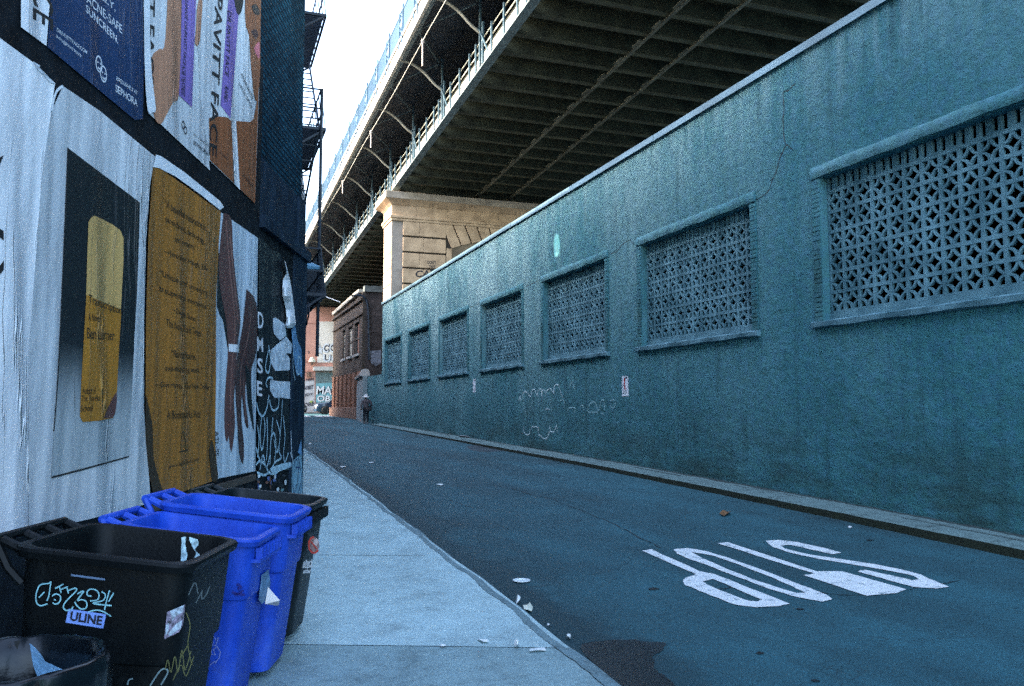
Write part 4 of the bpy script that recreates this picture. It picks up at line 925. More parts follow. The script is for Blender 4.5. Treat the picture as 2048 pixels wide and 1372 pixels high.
MB().box((PX+.02, PY+.2, 14.283), (PX+.5, PY+.9, 14.75)).box((PX-.05, PY+1.3, 14.283), (PX+.4, PY+2., 14.75)).build('bearing_block', STN, pier)
mb = MB(); fy = PY-.135
for s_, ll, lr, ul in (('DON\'T', (855, 528), (872, 529), (855, 521)), ('TAIT', (858, 536), (871, 537), (858, 530)), ('CATE', (830, 555), (882, 553), (832, 541))):
    text_on(mb, s_, onY(*ll, fy), onY(*lr, fy), onY(*ul, fy), .03)
mb.build('graffiti', M('black_spray', (.02, .02, .025)), pier)

# ================================================================== fire escape on the lane face of the brick building
IRON = M('iron', (.014, .024, .038), .3, 4, .6)
fe = thing('fire_escape', 'dark iron fire escape with railings and drop ladder on the brick building', 'fire escape', (B0.x, 18, 3))
XO = 2.42
def plat(y0, y1, z, xo=XO, hgt=.95, dense=.16, lean=.12):
    mb = MB(); y = y0
    while y < y1: mb.box((B0.x+.02, y, z-.03), (xo-.04, y+.035, z)); y += .09
    for yy in (y0, y1): mb.bar((B0.x, yy, z-.03), (xo, yy, z-.03), .06, .07)
    mb.bar((xo, y0, z-.03), (xo, y1, z-.03), .05, .07); p = mb.build('platform', IRON, fe)
    mb = MB(); tx = xo-lean
    for h_ in (hgt*.5, hgt):
        xx = xo-lean*h_/hgt; mb.bar((xx, y0, z+h_), (xx, y1, z+h_), .035)
        for yy in (y0, y1): mb.bar((B0.x, yy, z+h_), (xx, yy, z+h_), .035)
    y = y0
    while y <= y1+.01: mb.bar((xo, y, z), (tx, y, z+hgt), .022); y += dense
    for yy in (y0, y1): mb.bar((xo, yy, z-.03), (B0.x, yy, z-.85), .045)
    mb.build('railing', IRON, fe)
a1, b1 = onX(652, 28, XO), onX(635, 87, XO); a2, b2 = onX(647, 265, XO), onX(630, 308, XO); a3 = onX(640, 598, XO)
ya, yb = (a1.y+a2.y)/2, (b1.y+b2.y)/2+.3
plat(ya, yb+1.2, a1.z, dense=.45); plat(ya-.3, yb+1.2, a2.z, dense=.45); plat(ya-.9, yb+3.2, a3.z, hgt=1.05, dense=.12)
plat(ya+4, yb+7, a2.z-.8, dense=.2)
def ladder(p, q, w_, nr, name='ladder', r=.03):
    p, q, w_ = V(p), V(q), V(w_); mb = MB().bar(p, q, r*1.6).bar(p+w_, q+w_, r*1.6)
    for i in range(1, nr): c = p.lerp(q, i/nr); mb.bar(c, c+w_, r)
    return mb.build(name, IRON, fe)
ladder((B0.x+.18, ya-.05, a3.z), (B0.x+.18, ya-.05, a1.z+4), (.36, 0, 0), 34)
ladder((XO-.5, ya+.1, a2.z), (XO-.5, yb+1.0, a1.z), (.42, 0, 0), 11, 'stair')
ladder((B0.x+.15, yb+1.1, a3.z), (XO-.55, ya-.1, a2.z), (.42, 0, 0), 13, 'stair')
pt = onX(632, 182, XO-.08); MB().tube([(XO-.1, ya-.35, a2.z+.95), (XO-.1, ya-.35, onX(628, 716, XO-.1)  .z)], .04, 8).build('drop_ladder_guide', IRON, fe)
MB().tube([(B0.x+.45, ya-.7, a3.z+.65), (B0.x+.75, ya-.72, a3.z+.66), (XO-.12, ya-.75, a3.z+.62)], [.09, .12, .05], 8).build('flood_lamp', M('lamp_blue', (.12, .28, .42), rough=.35), fe)
cb = thing('hanging_cable', 'thin black cables hanging from the fire escape by the pink facade', 'cable', (1.9, 19, 3))
for L_ in ([(611, 600), (612, 640), (611, 655), (606, 668)], [(616, 606), (618, 625), (613, 650)], [(613, 610), (613, 630), (612, 650)]):
    MB().tube(catmull([onX(x, y, 1.95) for x, y in L_], 5), .018, 5).build('cable', IRON, cb)

# ================================================================== far end
GYf = 87.0
PNK = M('pink_stucco', (.54, .26, .19), .14, .5, .85, .2, 8, c2=(.60, .30, .22)); far_b = thing('pink_building', 'pink painted building with tags and a white panel closing the lane', 'building', (10, GYf, 1.2))
fz = lambda y: onY(650, y, GYf).z
fxx = lambda x: onY(x, 700, GYf).x
MB().box((-12, GYf, .5), (32, GYf+10, fz(614))).build('facade', PNK, far_b)
MB().box((-12, GYf+.15, fz(614)+.003), (32, GYf+10, fz(588)+1.2)).build('upper_storey', brick('far_brick', (.06, .04, .035), (.08, .055, .045), (.04, .035, .03), 'y', .4, .15), far_b)
mb = MB(); f_ = GYf-.003
for y in (648, 724, 744): mb.box((-12, GYf-.03, fz(y)-.03), (32, f_, fz(y)+.03))
mb.build('string_course', M('pink_dark', (.26, .11, .08)), far_b)
def fq(px, off): return [onY(x, y, GYf-off) for x, y in px]
NF = V((0, -1, 0))
PW = M('pale_panel', (.75, .66, .56), .1, .4, .8)
MB().poly(fq([(634.5, 643), (690, 643), (690, 725), (634.5, 725)], .05), NF, .046).build('white_panel', PW, far_b)
MB().poly(fq([(606, 762), (629, 760), (629, 824), (606, 824)], .01), NF, .006).build('grey_patch', M('grey_wash', (.42, .40, .40), .3, 1.5), far_b)
MB().poly(fq([(631, 741), (690, 741), (690, 822), (631, 822)], .02), NF, .015).build('roller_shutter', brick('shutter', (.16, .22, .22), (.20, .26, .25), (.09, .12, .12), 'y', 20, .1, .02, .5, .8, .3), far_b)
MB().poly(fq([(627, 733), (692, 733), (692, 741), (627, 741)], .55), NF, .53).build('shutter_box', M('shutter_box', (.44, .42, .38), .2, 2), far_b)
WSP = M('white_spray', (.66, .66, .66), .12, 2); KSP = M('black_far_spray', (.035, .03, .045)); TSP = M('teal_spray', (.15, .33, .36), .3, 2)
MB().poly(fq([(632, 767), (690, 764), (690, 800), (632, 805)], .024), NF).build('graffiti_ground', TSP, far_b)
def bubble(s_, ll, lr, ul, off, fat=.09):                      # outlined bubble letters
    for nm, mt, o_, bo in (('graffiti_outline', KSP, off, fat), ('graffiti_letters', WSP, off+.02, .02)):
        mb = MB(); text_on(mb, s_, *(onY(*q, GYf-o_) for q in (ll, lr, ul)), bo); mb.build(nm, mt, far_b)
bubble('MACC', (632, 789), (692, 790), (634, 772), .03); bubble('OB', (634, 803), (660, 803), (635, 791), .03)
bubble('COEC', (645, 706), (694, 704), (646, 687), .055); bubble('UCU', (646, 723), (694, 726), (646, 708), .055)
for nm, mt, o_, k_ in (('graffiti_outline', KSP, .055, 1.25), ('graffiti_star', WSP, .075, 1.)):
    MB().poly(fq([(640+k_*(7.5 if j % 2 == 0 else 3.2)*math.sin(j*math.pi/5), 700-k_*(11 if j % 2 == 0 else 4.5)*math.cos(j*math.pi/5)) for j in range(10)], o_), NF).build(nm, mt, far_b)
for s_, ll, lr, ul in (('NEPS', (612, 762), (628, 761), (612, 757)), ('ADBET', (607, 780), (626, 778), (608, 772)), ('JDY', (609, 794), (626, 791), (609, 788)), ('SE', (616, 707), (619, 707), (616, 702)), ('ORE', (608, 814), (628, 811), (608, 806))): mb = MB(); text_on(mb, s_, *(onY(*q, GYf-.03) for q in (ll, lr, ul)), .03); mb.build('tag', KSP, far_b)
MB().poly(fq([(619, 802), (626, 801), (626, 806), (619, 807)], .02), NF).build('graffiti_fill', M('lime_spray', (.30, .36, .10)), far_b)
wl_ = thing('wall_lamp', 'small pale lantern fixed on the pink facade under a black pipe', 'lamp', onY(624, 726, GYf-.3))
p = onY(624, 722, GYf-.3); lathe(MB(), [(.02, .42), (.22, .3), (.34, .0), (.36, -.1), (.02, -.12)], p, 10).build('shade', M('lamp_cream', (.62, .58, .46)), wl_); lathe(MB(), [(.02, -.14), (.14, -.16), (.12, -.4), (.02, -.42)], p, 8).build('globe', M('lamp_brown', (.12, .07, .05)), wl_); MB().box((p.x-.05, p.y+.1, p.z-.05), (p.x+.05, p.y+.3, p.z+.05)).build('arm', M('lamp_brown', (.12, .07, .05)), wl_)
mb = lathe(MB(), [(.02, 0), (.26, .05), (.26, .5), (.02, .55)], onY(617.5, 750, GYf-.12)-V((0, 0, .2)), 8); mb.build('vent_cap', M('lamp_brown', (.12, .07, .05)), far_b)
wr = MB().tube([onY(644, 591, 60), onY(680, 604, 57)], .035, 5).build('overhead_pipe', M('pipe_white', (.7, .7, .66))); prop(wr, 'pale straight pipe running from the fire escape to the brown brick parapet', 'pipe')

# far pavement edge
mb = MB().box((-30, 83.2, .6), (40, 83.4, zr(83)+.14)).box((-30, 83.403, .6), (40, GYf+.0, zr(84)+.13)); prop(mb.build('far_pavement', concrete('far_pave', (.12, .13, .13), .6), org=(0, 0, 0)), kind='structure')

# brown brick building at the far right corner
BX, BY0, BY1 = 9.77, 57.6, 72.4
bb = thing('brick_house', 'brown brick corner house with three sash windows beyond the teal wall', 'building', (BX+3, BY0, .9))
BRN = brick('brown_brick', (.062, .044, .030), (.09, .06, .040), (.07, .06, .048), 'x', .22, .075, .012, .85, .7, .5); BRNY = brick('brown_brick_front', (.06, .045, .042), (.085, .06, .055), (.06, .055, .05), 'y', .22, .075, .012, .85, .7, .6); RED = brick('red_brick', (.25, .105, .055), (.33, .14, .075), (.18, .11, .08), 'x', .22, .075, .012, .85, .7, .35)
zB = lambda px, py, Y: onY(px, py, Y).z
ZT_ = zB(722, 583, BY0)
sw = []                                                        # windows on the lane face
for (xa, xb, ya, yb) in ((685.5, 690, 660, 716), (697, 704, 654, 712), (709.5, 718, 646, 705)):
    P0, P1 = onX(xa, (ya+yb)/2, BX), onX(xb, (ya+yb)/2, BX); sw.append((P1.y, P0.y, onX(xb, yb, BX).z, onX(xb, ya, BX).z))
MB().box((BX+.2, BY0, .5), (BX+9, BY1, ZT_)).build('wall', BRNY, bb)
zw0, zw1 = min(s_[2] for s_ in sw), max(s_[3] for s_ in sw)
mb = MB(); zl = zB(722, 742, BY0); ys = [BY0-.004]+[v for s_ in sorted(sw) for v in s_[:2]]+[BY1+.004]
mb.box((BX, ys[0], zl), (BX+.198, ys[-1], zw0)); mb.box((BX, ys[0], zw1), (BX+.198, ys[-1], ZT_))
for a, b in zip(ys[::2], ys[1::2]): mb.box((BX, a, zw0), (BX+.198, b, zw1))
mb.build('street_front', BRN, bb)
mb = MB(); n_ = 7; dy = (BY1-BY0)/n_
for j in range(n_): mb.box((BX-.16, BY0-.02+j*dy, .9), (BX+.19, BY0+j*dy+dy*.55, zl)); mb.box((BX-.02, BY0+j*dy+dy*.55+.003, .9), (BX+.19, BY0-.02+(j+1)*dy-.003, zl-.1))
mb.build('pilasters', RED, bb)
MB().box((BX-.24, BY0-.08, .6), (BX+.18, BY1+.04, 1.75)).build('plinth', M('red_stone', (.21, .11, .07), .3, 2), bb, bevel=.03)
MB().box((BX-.1, BY0-.1, zl+.0), (BX+.0-.003, BY1+.05, zl+.18)).build('string_band', BRN, bb)
for i, s_ in enumerate(sorted(sw)):
    fr = MB(); y0_, y1_ = s_[0], s_[1]
    fr.box((BX+.06, y0_, zw0), (BX+.15, y0_+.12, zw1)).box((BX+.06, y1_-.12, zw0), (BX+.15, y1_, zw1)).box((BX+.06, y0_+.12, (zw0+zw1)/2-.05), (BX+.15, y1_-.12, (zw0+zw1)/2+.05))
    fo = fr.build('window', M('sash_brown', (.12, .10, .08)), bb)
    MB().box((BX+.12, y0_+.12, zw0), (BX+.14, y1_-.12, zw1)).build('pane', GL if i == 0 else M('pale_blind', (.34, .32, .26)), fo)  # first window dark glass, the others a flat pale tone
    MB().box((BX-.14, y0_-.15, zw0-.16), (BX+.16, y1_+.15, zw0-.002)).build('sill', M('sill_stone', (.42, .40, .36)), fo)
    MB().box((BX-.05, y0_-.15, zw1+.002), (BX-.002, y1_+.15, zw1+.25)).build('lintel', BRN, fo)
for z_, pr_, hh_ in ((ZT_-1.6, .1, .12), (ZT_-.6, .16, .16)): MB().box((BX-pr_, BY0-.05, z_), (BX-.003, BY1, z_+hh_)).build('string_band', BRN, bb)
mb = MB(); 
MB().box((BX+.1, BY0-.15, ZT_+.003), (BX+9, BY0+.5, ZT_+.42)).build('parapet_cap', M('parapet_stone', (.10, .11, .10), .4, 2), bb)
mb = MB()
yA = BY0+.6
for j in range(5): mb.box((BX-.2, yA+j*2.8, ZT_+.003-.04*j), (BX+.4, yA+(j+1)*2.8-.05, ZT_+.25-.04*j))
mb.build('cornice', M('cornice_stone', (.34, .31, .25), .3, 2), bb)
MB().tube(catmull([onY(703, 592, BY0-.12), onY(716, 590, BY0-.12), onY(728, 594, BY0-.12), onY(735, 608, BY0-.12), onY(737, 640, BY0-.12), onY(738, 720, BY0-.12)], 4), .07, 6).build('downpipe', IRON, bb)
MB().poly([onY(x, y, BY0-.03) for x, y in ((740, 702), (762, 700), (762, 726), (752, 732), (742, 726))], NF, .02).build('poster_panel', M('faded_mural', (.16, .17, .20), .6, 5), bb)
# low grey wall with a bulging coping between the house and the teal wall
gw = thing('grey_wall', 'low grey rendered wall with rounded pale coping behind the walker', 'wall', (9.3, 54, .85))
pA, pB = V((BX-.05, BY0-.1, 0)), V((WX+.02, 50.62, 0)); dd = (pB-pA); nn = V((dd.y, -dd.x, 0)).normalized()
hA, hB = zB(735, 756, BY0), zB(755, 748, 50.6)
MB().obox(pA+V((0, 0, .5)), dd, nn*.3, (0, 0, hA-.62)).build('render', M('grey_render', (.25, .29, .29), .2, 1.2, .85, .2, 12), gw)
prof = lambda t_: hA+(hB-hA+.35)*max(0, t_-.35)**1.2*.9
rg = []
for j in range(15):
    t_ = j/14; c = pA+dd*t_+nn*.15; top = prof(t_)
    rg.append([c-nn*.27+V((0, 0, hA-.12)), c+nn*.27+V((0, 0, hA-.12)), c+nn*.3+V((0, 0, hA+.02)), c+nn*.2+V((0, 0, top+.08)), c+V((0, 0, top+.14)), c-nn*.2+V((0, 0, top+.08)), c-nn*.3+V((0, 0, hA+.02))])
MB().loft(rg).build('coping', M('coping_pale', (.40, .37, .34), .15, 2), gw, smooth=True)
mb = MB().obox(pA+V((0, 0, zB(735, 782, 54)))-nn*.0+nn*-.012, dd, nn*.01, (0, 0, .08)); mb.build('painted_line', M('pale_line', (.42, .46, .44)), gw)
# ================================================================== wheeled bins
ROT = math.atan2(NL.y, NL.x)
BLACKP = plastic('black_plastic', (.0018, .0028, .0034), (.003, .0045, .0055), .5, .16, (.03, .04, .045), .3); BLUEP = plastic('blue_plastic', (.006, .040, .35), (.014, .070, .50), .5, .22, (.10, .16, .42), .5); DKP = plastic('charcoal_plastic', (.003, .006, .008), (.005, .010, .0125), .45, .2, (.04, .05, .055), .3); RUB = M('rubber', (.012, .012, .013))
def at(lat, d, z): p = EYE+RT*lat+HF*(d+.06); return V((p.x, p.y, z))
def bin_(name, label, lat, d, W, D, Hb, Hf, mat, arms=3, st=.64, ribs=True):
    c = at(lat, d, 0); gz = zr(c.y)+.121
    t = thing(name, label, 'bin', (c.x, c.y, gz), ROT, 'wheeled bins lined up along the poster wall')
    def ring(k, grow=0., inn=0.):
        x0, x1 = -D/2+.02*(1-k)-grow, D/2-.13*(1-k)+grow; yy = W/2-.065*(1-k)+grow
        zf = lambda x, y, z: k*(Hb+(Hf-Hb)*(x+D/2)/D)
        r_ = .055+.04*k
        return [V(q) for q in rrect(x0, x1, -yy, yy, r_, 0, 5, zf)]
    rings = [ring(.03, -.03), ring(.045), ring(.3), ring(st, -.002), ring(st+.01, .010), ring(st+.03, .013), ring(.955, .004), ring(.957, .024), ring(.985, .030), ring(.997, .024), ring(1.003, .008), ring(1.0, -.012), ring(.97, -.022), ring(.6, -.03), ring(.12, -.03)]
    MB().loft(rings).build('body', mat, t, smooth=True, local=True)
    hx = -D/2-.12; hz = Hb*1.015
    mb = MB().tube([(hx, y, hz) for y in (-W/2+.05, -W/6, W/6, W/2-.05)], .021, 8)
    for j in range(arms):
        y = -W/2+.07+(W-.14)*j/(arms-1); mb.tube([(-D/2-.005, y, Hb*.965), (hx+.02, y, hz-.005)], [.024, .02], 8)
    for y in (-W/2+.05, W/2-.05): mb.tube([(hx, y, hz), (-D/2-.06, y*1.0, Hb*.90), (-D/2-.0, y, Hb*.84)], .018, 6)
    mb.build('handle', mat, t, smooth=True, local=True)
    mb = MB()
    for j in range(7):
        y = -W/2+.08+(W-.16)*j/6; mb.box((D/2+.0, y-.009, Hf*.88), (D/2+.035, y+.009, Hf*.94))
    mb.box((D/2-.02, -W/2+.05, Hf*.86), (D/2+.03, W/2-.05, Hf*.88))
    if ribs: mb.build('lift_bar', mat, t, local=True)
    for sgn in (-1, 1):
        w_ = MB(); y = sgn*(W/2-.03)
        lathe(w_, [(.02, -.025), (.105, -.025), (.115, -.015), (.115, .015), (.105, .025), (.02, .025)], (-D/2+.03, y, .0), 20, 'y'); w_.build('wheel', RUB, t, smooth=True, local=True)
    bpy.context.view_layer.update()
    t_ = Matrix.Translation((c.x, c.y, gz)) @ Matrix.Rotation(ROT, 4, 'Z')
    def plane(face, k0, k1, grow):
        if face == 'near': a = V((0, -(W/2-.065*(1-k0)+grow), k0*(Hb+Hf)/2)); b = V((0, -(W/2-.065*(1-k1)+grow), k1*(Hb+Hf)/2)); u = V((1, 0, 0))
        elif face == 'farin': a = V((0, W/2-.065*(1-k0)-.035, k0*(Hb+Hf)/2)); b = V((0, W/2-.065*(1-k1)-.03, k1*(Hb+Hf)/2)); u = V((-1, 0, 0))
        else: a = V((D/2-.13*(1-k0)+grow, 0, k0*Hf)); b = V((D/2-.13*(1-k1)+grow, 0, k1*Hf)); u = V((0, 1, 0))
        n = u.cross(b-a).normalized(); a = t_ @ a; n = t_.to_3x3() @ n
        inv = t_.inverted()
        return lambda x, y, off=.004: inv @ on(x, y, a+n*off, n), inv.to_3x3() @ n
    return t, plane
BL, pb1 = bin_('wheeled_bin', 'large black wheeled bin with pale scrawl and a blue maker label, nearest', -1.695, 3.72, .66, .69, 1.035, .955, BLACKP, 4, .55, False)
B2, pb2 = bin_('wheeled_bin', 'blue wheeled bin with recycling arrows and torn sticker, next to the big black bin', -1.675, 4.50, .53, .67, .985, .90, BLUEP)
B3, pb3 = bin_('wheeled_bin', 'blue wheeled bin standing between the other blue bin and the charcoal bin', -1.66, 5.03, .53, .73, 1.02, .935, BLUEP)
B4, pb4 = bin_('wheeled_bin', 'charcoal wheeled bin farthest along, with red round sticker and white words', -1.685, 5.72, .53, .68, .97, .90, DKP)
def lstroke(t, name, P, n, lines, mat, w_, off=.005):
    mb = MB()
    for ln in lines: mb.ribbon(catmull([P(x, y, off) for x, y in ln], 6), w_, n)
    mb.build(name, mat, t, local=True)
# big black bin: scrawl, label, stickers, scratches, splash
P, n = pb1('near', .72, .95, .010); s = 7.877
PALE = M('paint_pen', (.22, .48, .55), .25, 30, .6)
lines = [[(805, 260), (760, 290), (640, 310), (590, 390), (565, 500), (580, 600), (640, 640), (750, 610)], [(805, 260), (785, 380), (770, 480), (740, 565)], [(610, 515), (700, 425)], [(820, 490), (880, 455), (940, 480), (955, 540), (920, 600), (870, 615), (830, 595)], [(850, 545), (880, 550)], [(870, 370), (1000, 300)], [(930, 330), (965, 440)], [(950, 390), (1070, 340)], [(1050, 340), (1080, 450)], [(1080, 400), (1190, 360)], [(1190, 360), (1205, 400), (1100, 510), (1020, 600), (1000, 670), (1040, 715), (1120, 700), (1155, 655)], [(1220, 455), (1320, 410), (1220, 555), (1290, 545), (1360, 580), (1360, 670), (1290, 695), (1220, 650), (1175, 580)], [(1440, 490), (1380, 480), (1375, 420), (1430, 380), (1520, 400), (1560, 470), (1530, 550), (1420, 565)], [(1600, 420), (1660, 470), (1620, 560), (1460, 605), (1760, 640)], [(1725, 400), (1690, 520), (1645, 710)], [(1790, 440), (1710, 580)], [(1390, 740), (1520, 710), (1640, 740), (1750, 810)]]
lstroke(BL, 'marker_scrawl', P, n, [[(x/s, 1130+y/s) for x, y in ln] for ln in lines], PALE, .0052)
lab = MB().poly([P(*q, .005) for q in ((137, 1218), (212, 1229), (206, 1257), (131, 1245))], n, .003); lo_ = lab.build('maker_label', M('label_blue', (.17, .28, .66), .08), BL, local=True)
mb = MB(); text_on(mb, 'ULINE', P(139, 1241, .007), P(203, 1251, .007), P(142, 1222.5, .007), .035); mb.build('lettering', M('label_ink', (.008, .01, .02)), lo_, local=True)
mb = MB().ribbon([P(142, 1150, .012), P(210, 1159, .012)], .008, n); mb.build('moulded_ridge', M('ridge_blue', (.10, .16, .26)), BL, local=True)
F1, nf = pb1('near', .72, .95, .012)
stk = MB().poly([F1(*q, .006) for q in ((334, 1224), (370, 1209), (366, 1250), (358, 1264), (328, 1279))], nf, .002).build('photo_sticker', M('photo_sticker', (.10, .12, .15), .7, 60, .35, c2=(.34, .30, .42)), BL, local=True)
mb = MB()
for px in ([(340, 1222), (368, 1210), (366, 1224), (352, 1232), (345, 1242)], [(332, 1250), (338, 1246), (337, 1262), (331, 1272)], [(352, 1248), (364, 1240), (362, 1256), (340, 1272), (336, 1268)]): mb.poly([F1(x, y, .0085) for x, y in px], nf)
mb.build('sticker_print', M('sticker_pale', (.34, .42, .50), .5, 50), stk, local=True)
lstroke(BL, 'scratched_tags', F1, nf, [[(330, 1340), (336, 1320), (342, 1345), (350, 1312), (356, 1345), (364, 1300), (370, 1340), (382, 1302)], [(346, 1360), (362, 1330), (372, 1352), (388, 1312)], [(372, 1225), (380, 1250), (376, 1290), (384, 1330)], [(360, 1318), (376, 1290)]], M('scratch_olive', (.11, .115, .04)), .0035)
lstroke(BL, 'faint_tags', F1, nf, [[(377, 1190), (390, 1165), (396, 1188)], [(404, 1180), (404, 1198), (412, 1190), (420, 1172)], [(392, 1206), (404, 1182)]], M('scratch_grey', (.07, .10, .11)), .004)
lstroke(BL, 'faint_tags', P, n, [[(300, 1372), (322, 1340), (336, 1343), (322, 1370)], [(255, 1370), (258, 1360), (266, 1357)]], M('scratch_white', (.16, .24, .26)), .006)
Fi, ni = pb1('farin', .5, .97, 0)
mb = MB()
def blob(px): mb.poly([Fi(x+R.uniform(-1, 1), y+R.uniform(-1, 1), .006) for x, y in sm(px, 3)], ni)
blob([(363, 1074), (372, 1075), (370, 1090), (374, 1108), (371, 1125), (366, 1140), (361, 1136), (362, 1110)]); blob([(378, 1074), (394, 1078), (396, 1090), (390, 1100), (400, 1110), (399, 1130), (393, 1138), (388, 1120), (392, 1106), (384, 1094)]); blob([(362, 1128), (380, 1122), (398, 1126), (394, 1142), (376, 1140), (362, 1142)])
mb.build('paint_splash', M('splash_white', (.40, .58, .64), .5, 40, .5), BL, local=True)
# blue bin marks
P, n = pb2('near', .2, .6, .0); 
arr = [[(392, 1272), (405, 1268), (414, 1290), (426, 1291)], [(405, 1268), (426, 1271), (432, 1280), (437, 1275), (431, 1292), (422, 1287), (427, 1286), (421, 1277), (411, 1291)], [(434, 1293), (441, 1304), (438, 1316), (430, 1327), (431, 1322), (421, 1329), (418, 1334), (412, 1318), (423, 1303), (423, 1309), (431, 1310), (427, 1299), (434, 1293)], [(394, 1311), (406, 1312), (406, 1324), (392, 1325)], [(392, 1304), (398, 1298), (402, 1306)]]
mb = MB()
for ln in arr:
    q = [P(x, y, .005) for x, y in ln]
    mb.ribbon(q, .004, n)
mb.build('recycling_arrows', M('arrow_pale', (.22, .28, .62)), B2, local=True)
P, n = pb2('near', .72, .95, .012); mb = MB(); lstroke(B2, 'dark_smudge', P, n, [[(464, 1184), (476, 1188), (490, 1190)], [(470, 1190), (480, 1186), (486, 1180)], [(474, 1168), (482, 1174), (476, 1178)]], M('smudge', (.012, .02, .2)), .012)
P, n = pb2('front', .72, .95, .014)
MB().poly([P(x, y, .006) for x, y in ((524, 1150), (537, 1140), (541, 1165), (538, 1196), (524, 1208), (518, 1200))], n, .002).build('tape_patch', M('tape_grey', (.10, .20, .34), .4, 12), B2, local=True)
mb = MB(); a, b, c_ = P(536, 1174, .01), P(560, 1201, .09), P(530, 1208, .012); mb.add([a, b, c_, P(557, 1212, .03)], [(0, 1, 2), (1, 3, 2)]); mb.build('torn_sticker', M('torn_sticker', (.70, .66, .64), .1), B2, local=True)
P, n = pb4('near', .72, .95, .012)
Pn, nn_ = pb4('near', .3, .68, .0)
cq = [(628+10.5*math.cos(v_), 1090+16*math.sin(v_)) for v_ in (j*math.pi/10 for j in range(21))]
so_ = MB().poly([P(x, y, .005) for x, y in cq[:-1]], n).build('round_sticker', M('sticker_dark', (.20, .13, .12), .6, 60), B4, local=True)
mb = MB().ribbon([P(x, y, .007) for x, y in cq[2:16]], .012, n).ribbon([P(622, 1083, .007), P(634, 1098, .007)], .008, n); mb.build('red_ring', M('sticker_red', (.50, .05, .035)), so_, local=True)
mb = MB().poly([P(x, y, .006) for x, y in ((628, 1080), (634, 1076), (637, 1084), (633, 1092), (627, 1088))], n); mb.build('sticker_print', M('sticker_cream', (.5, .42, .4)), so_, local=True)
mb = MB()
for s_, ll, lr, ul in (('shri', (606, 1131), (624, 1129), (607, 1120)), ('supe', (605, 1139), (624, 1138), (606, 1130)), ('star', (606, 1147), (622, 1146), (607, 1139))): text_on(mb, s_, *(Pn(*q, .012) for q in (ll, lr, ul)), .03)
mb.build('lettering', M('word_white', (.5, .56, .6)), B4, local=True)
mb = MB(); Fi, ni = pb4('farin', .5, .97, 0); mb.poly([Fi(x, y, .01) for x, y in sm([(634, 1014), (640, 1010), (642, 1018), (640, 1024), (635, 1022)], 2)], ni); mb.build('bright_scrap', M('scrap_w', (.7, .75, .78)), B4, local=True)

# lined round can cut by the picture corner
c = at(-1.77, 2.93, 0); gz = zr(c.y)+.116
can = thing('trash_can', 'round black can lined with a crumpled bag, in the bottom left corner', 'bin', (c.x, c.y, gz), ROT)
H = .73
lathe(MB(), [(.02, .0), (.235, .0), (.245, .02), (.285, H-.06), (.298, H-.055), (.305, H-.02), (.298, H), (.285, H), (.275, H-.03), (.23, .06), (.02, .05)], (0, 0, 0), 36).build('body', BLACKP, can, smooth=True, local=True)
mb = MB(); rings = []
for i, (r, z) in enumerate(((.312, H-.22), (.318, H-.06), (.314, H+.002), (.30, H+.014), (.283, H+.008), (.262, H-.05), (.235, H-.14), (.215, H-.26), (.12, H-.36), (.01, H-.38))):
    ring = []
    for j in range(72):
        a = 2*math.pi*j/72; k_ = noise.noise((math.cos(a)*5, math.sin(a)*5, i*.5))*.022*(1 if i != 3 else .4)+noise.noise((math.cos(a)*14, math.sin(a)*14, i*.8))*.009
        ring.append(((r+k_)*math.cos(a), (r+k_)*math.sin(a), z+noise.noise((math.cos(a)*4, math.sin(a)*4, 7+i))*.025*(1 if i in (0, 5, 6, 7) else .25)))
    rings.append(ring)
mb.loft(rings, (False, True)).build('bag_liner', M('bag_film', (.003, .005, .007), .3, 6, .25, .35, 9, spec=.3), can, smooth='all', local=True)
def lw(x, y, z): p = on(x, y, (0, 0, z+gz), V((0, 0, 1))); return Matrix.Rotation(-ROT, 3, 'Z') @ (p-V((c.x, c.y, gz)))
pp = [lw(58, 1279, H-.01), lw(76, 1298, H-.05), lw(92, 1330, H-.12), lw(108, 1332, H-.12), lw(138, 1345, H-.10), lw(104, 1356, H-.06), lw(80, 1366, H-.03), lw(66, 1330, H-.01)]
mid = sum(pp, V())/len(pp)+V((0, 0, .01))
MB().add(pp+[mid], [(i, (i+1) % 8, 8) for i in range(8)]).build('pale_bag_fold', M('bag_pale', (.20, .40, .58), .25, 16, .3, .6, 22, spec=.7), can, local=True)

# ================================================================== walker
pw = gnd(732, 847.5)
man = thing('person', 'person in white hat, dark jacket and black trousers walking away with a shoulder bag', 'person', pw)
SK = M('skin', (.30, .18, .13)); JK = M('jacket_cloth', (.10, .08, .085), .3, 9, .9); TR = M('trouser_cloth', (.012, .013, .017)); HT = M('hat_white', (.72, .70, .68)); BG_ = M('bag_black', (.018, .016, .018))
P = [(0, 0, .86), (0, .02, 1.02), (0, .06, 1.22), (0, .09, 1.36), (0, .12, 1.43), (0, .145, 1.50), (0, .15, 1.57), (0, .14, 1.62), (.09, 0, .83), (.10, .08, .47), (.10, .03, .09), (.11, .16, .03), (-.09, 0, .83), (-.10, -.02, .47), (-.11, -.17, .11), (-.12, -.05, .03), (.17, .07, 1.33), (.32, .02, 1.10), (.27, .20, 1.0), (.25, .27, .98), (-.17, .07, 1.33), (-.27, .04, 1.08), (-.25, .16, .90), (-.245, .21, .85)]
E_ = [(0, 1), (1, 2), (2, 3), (3, 4), (4, 5), (5, 6), (6, 7), (0, 8), (8, 9), (9, 10), (10, 11), (0, 12), (12, 13), (13, 14), (14, 15), (3, 16), (16, 17), (17, 18), (18, 19), (3, 20), (20, 21), (21, 22), (22, 23)]
r_ = [.12, .12, .14, .10, .052, .072, .085, .06, .08, .052, .035, .03, .08, .052, .035, .03, .062, .042, .03, .028, .062, .042, .03, .028]
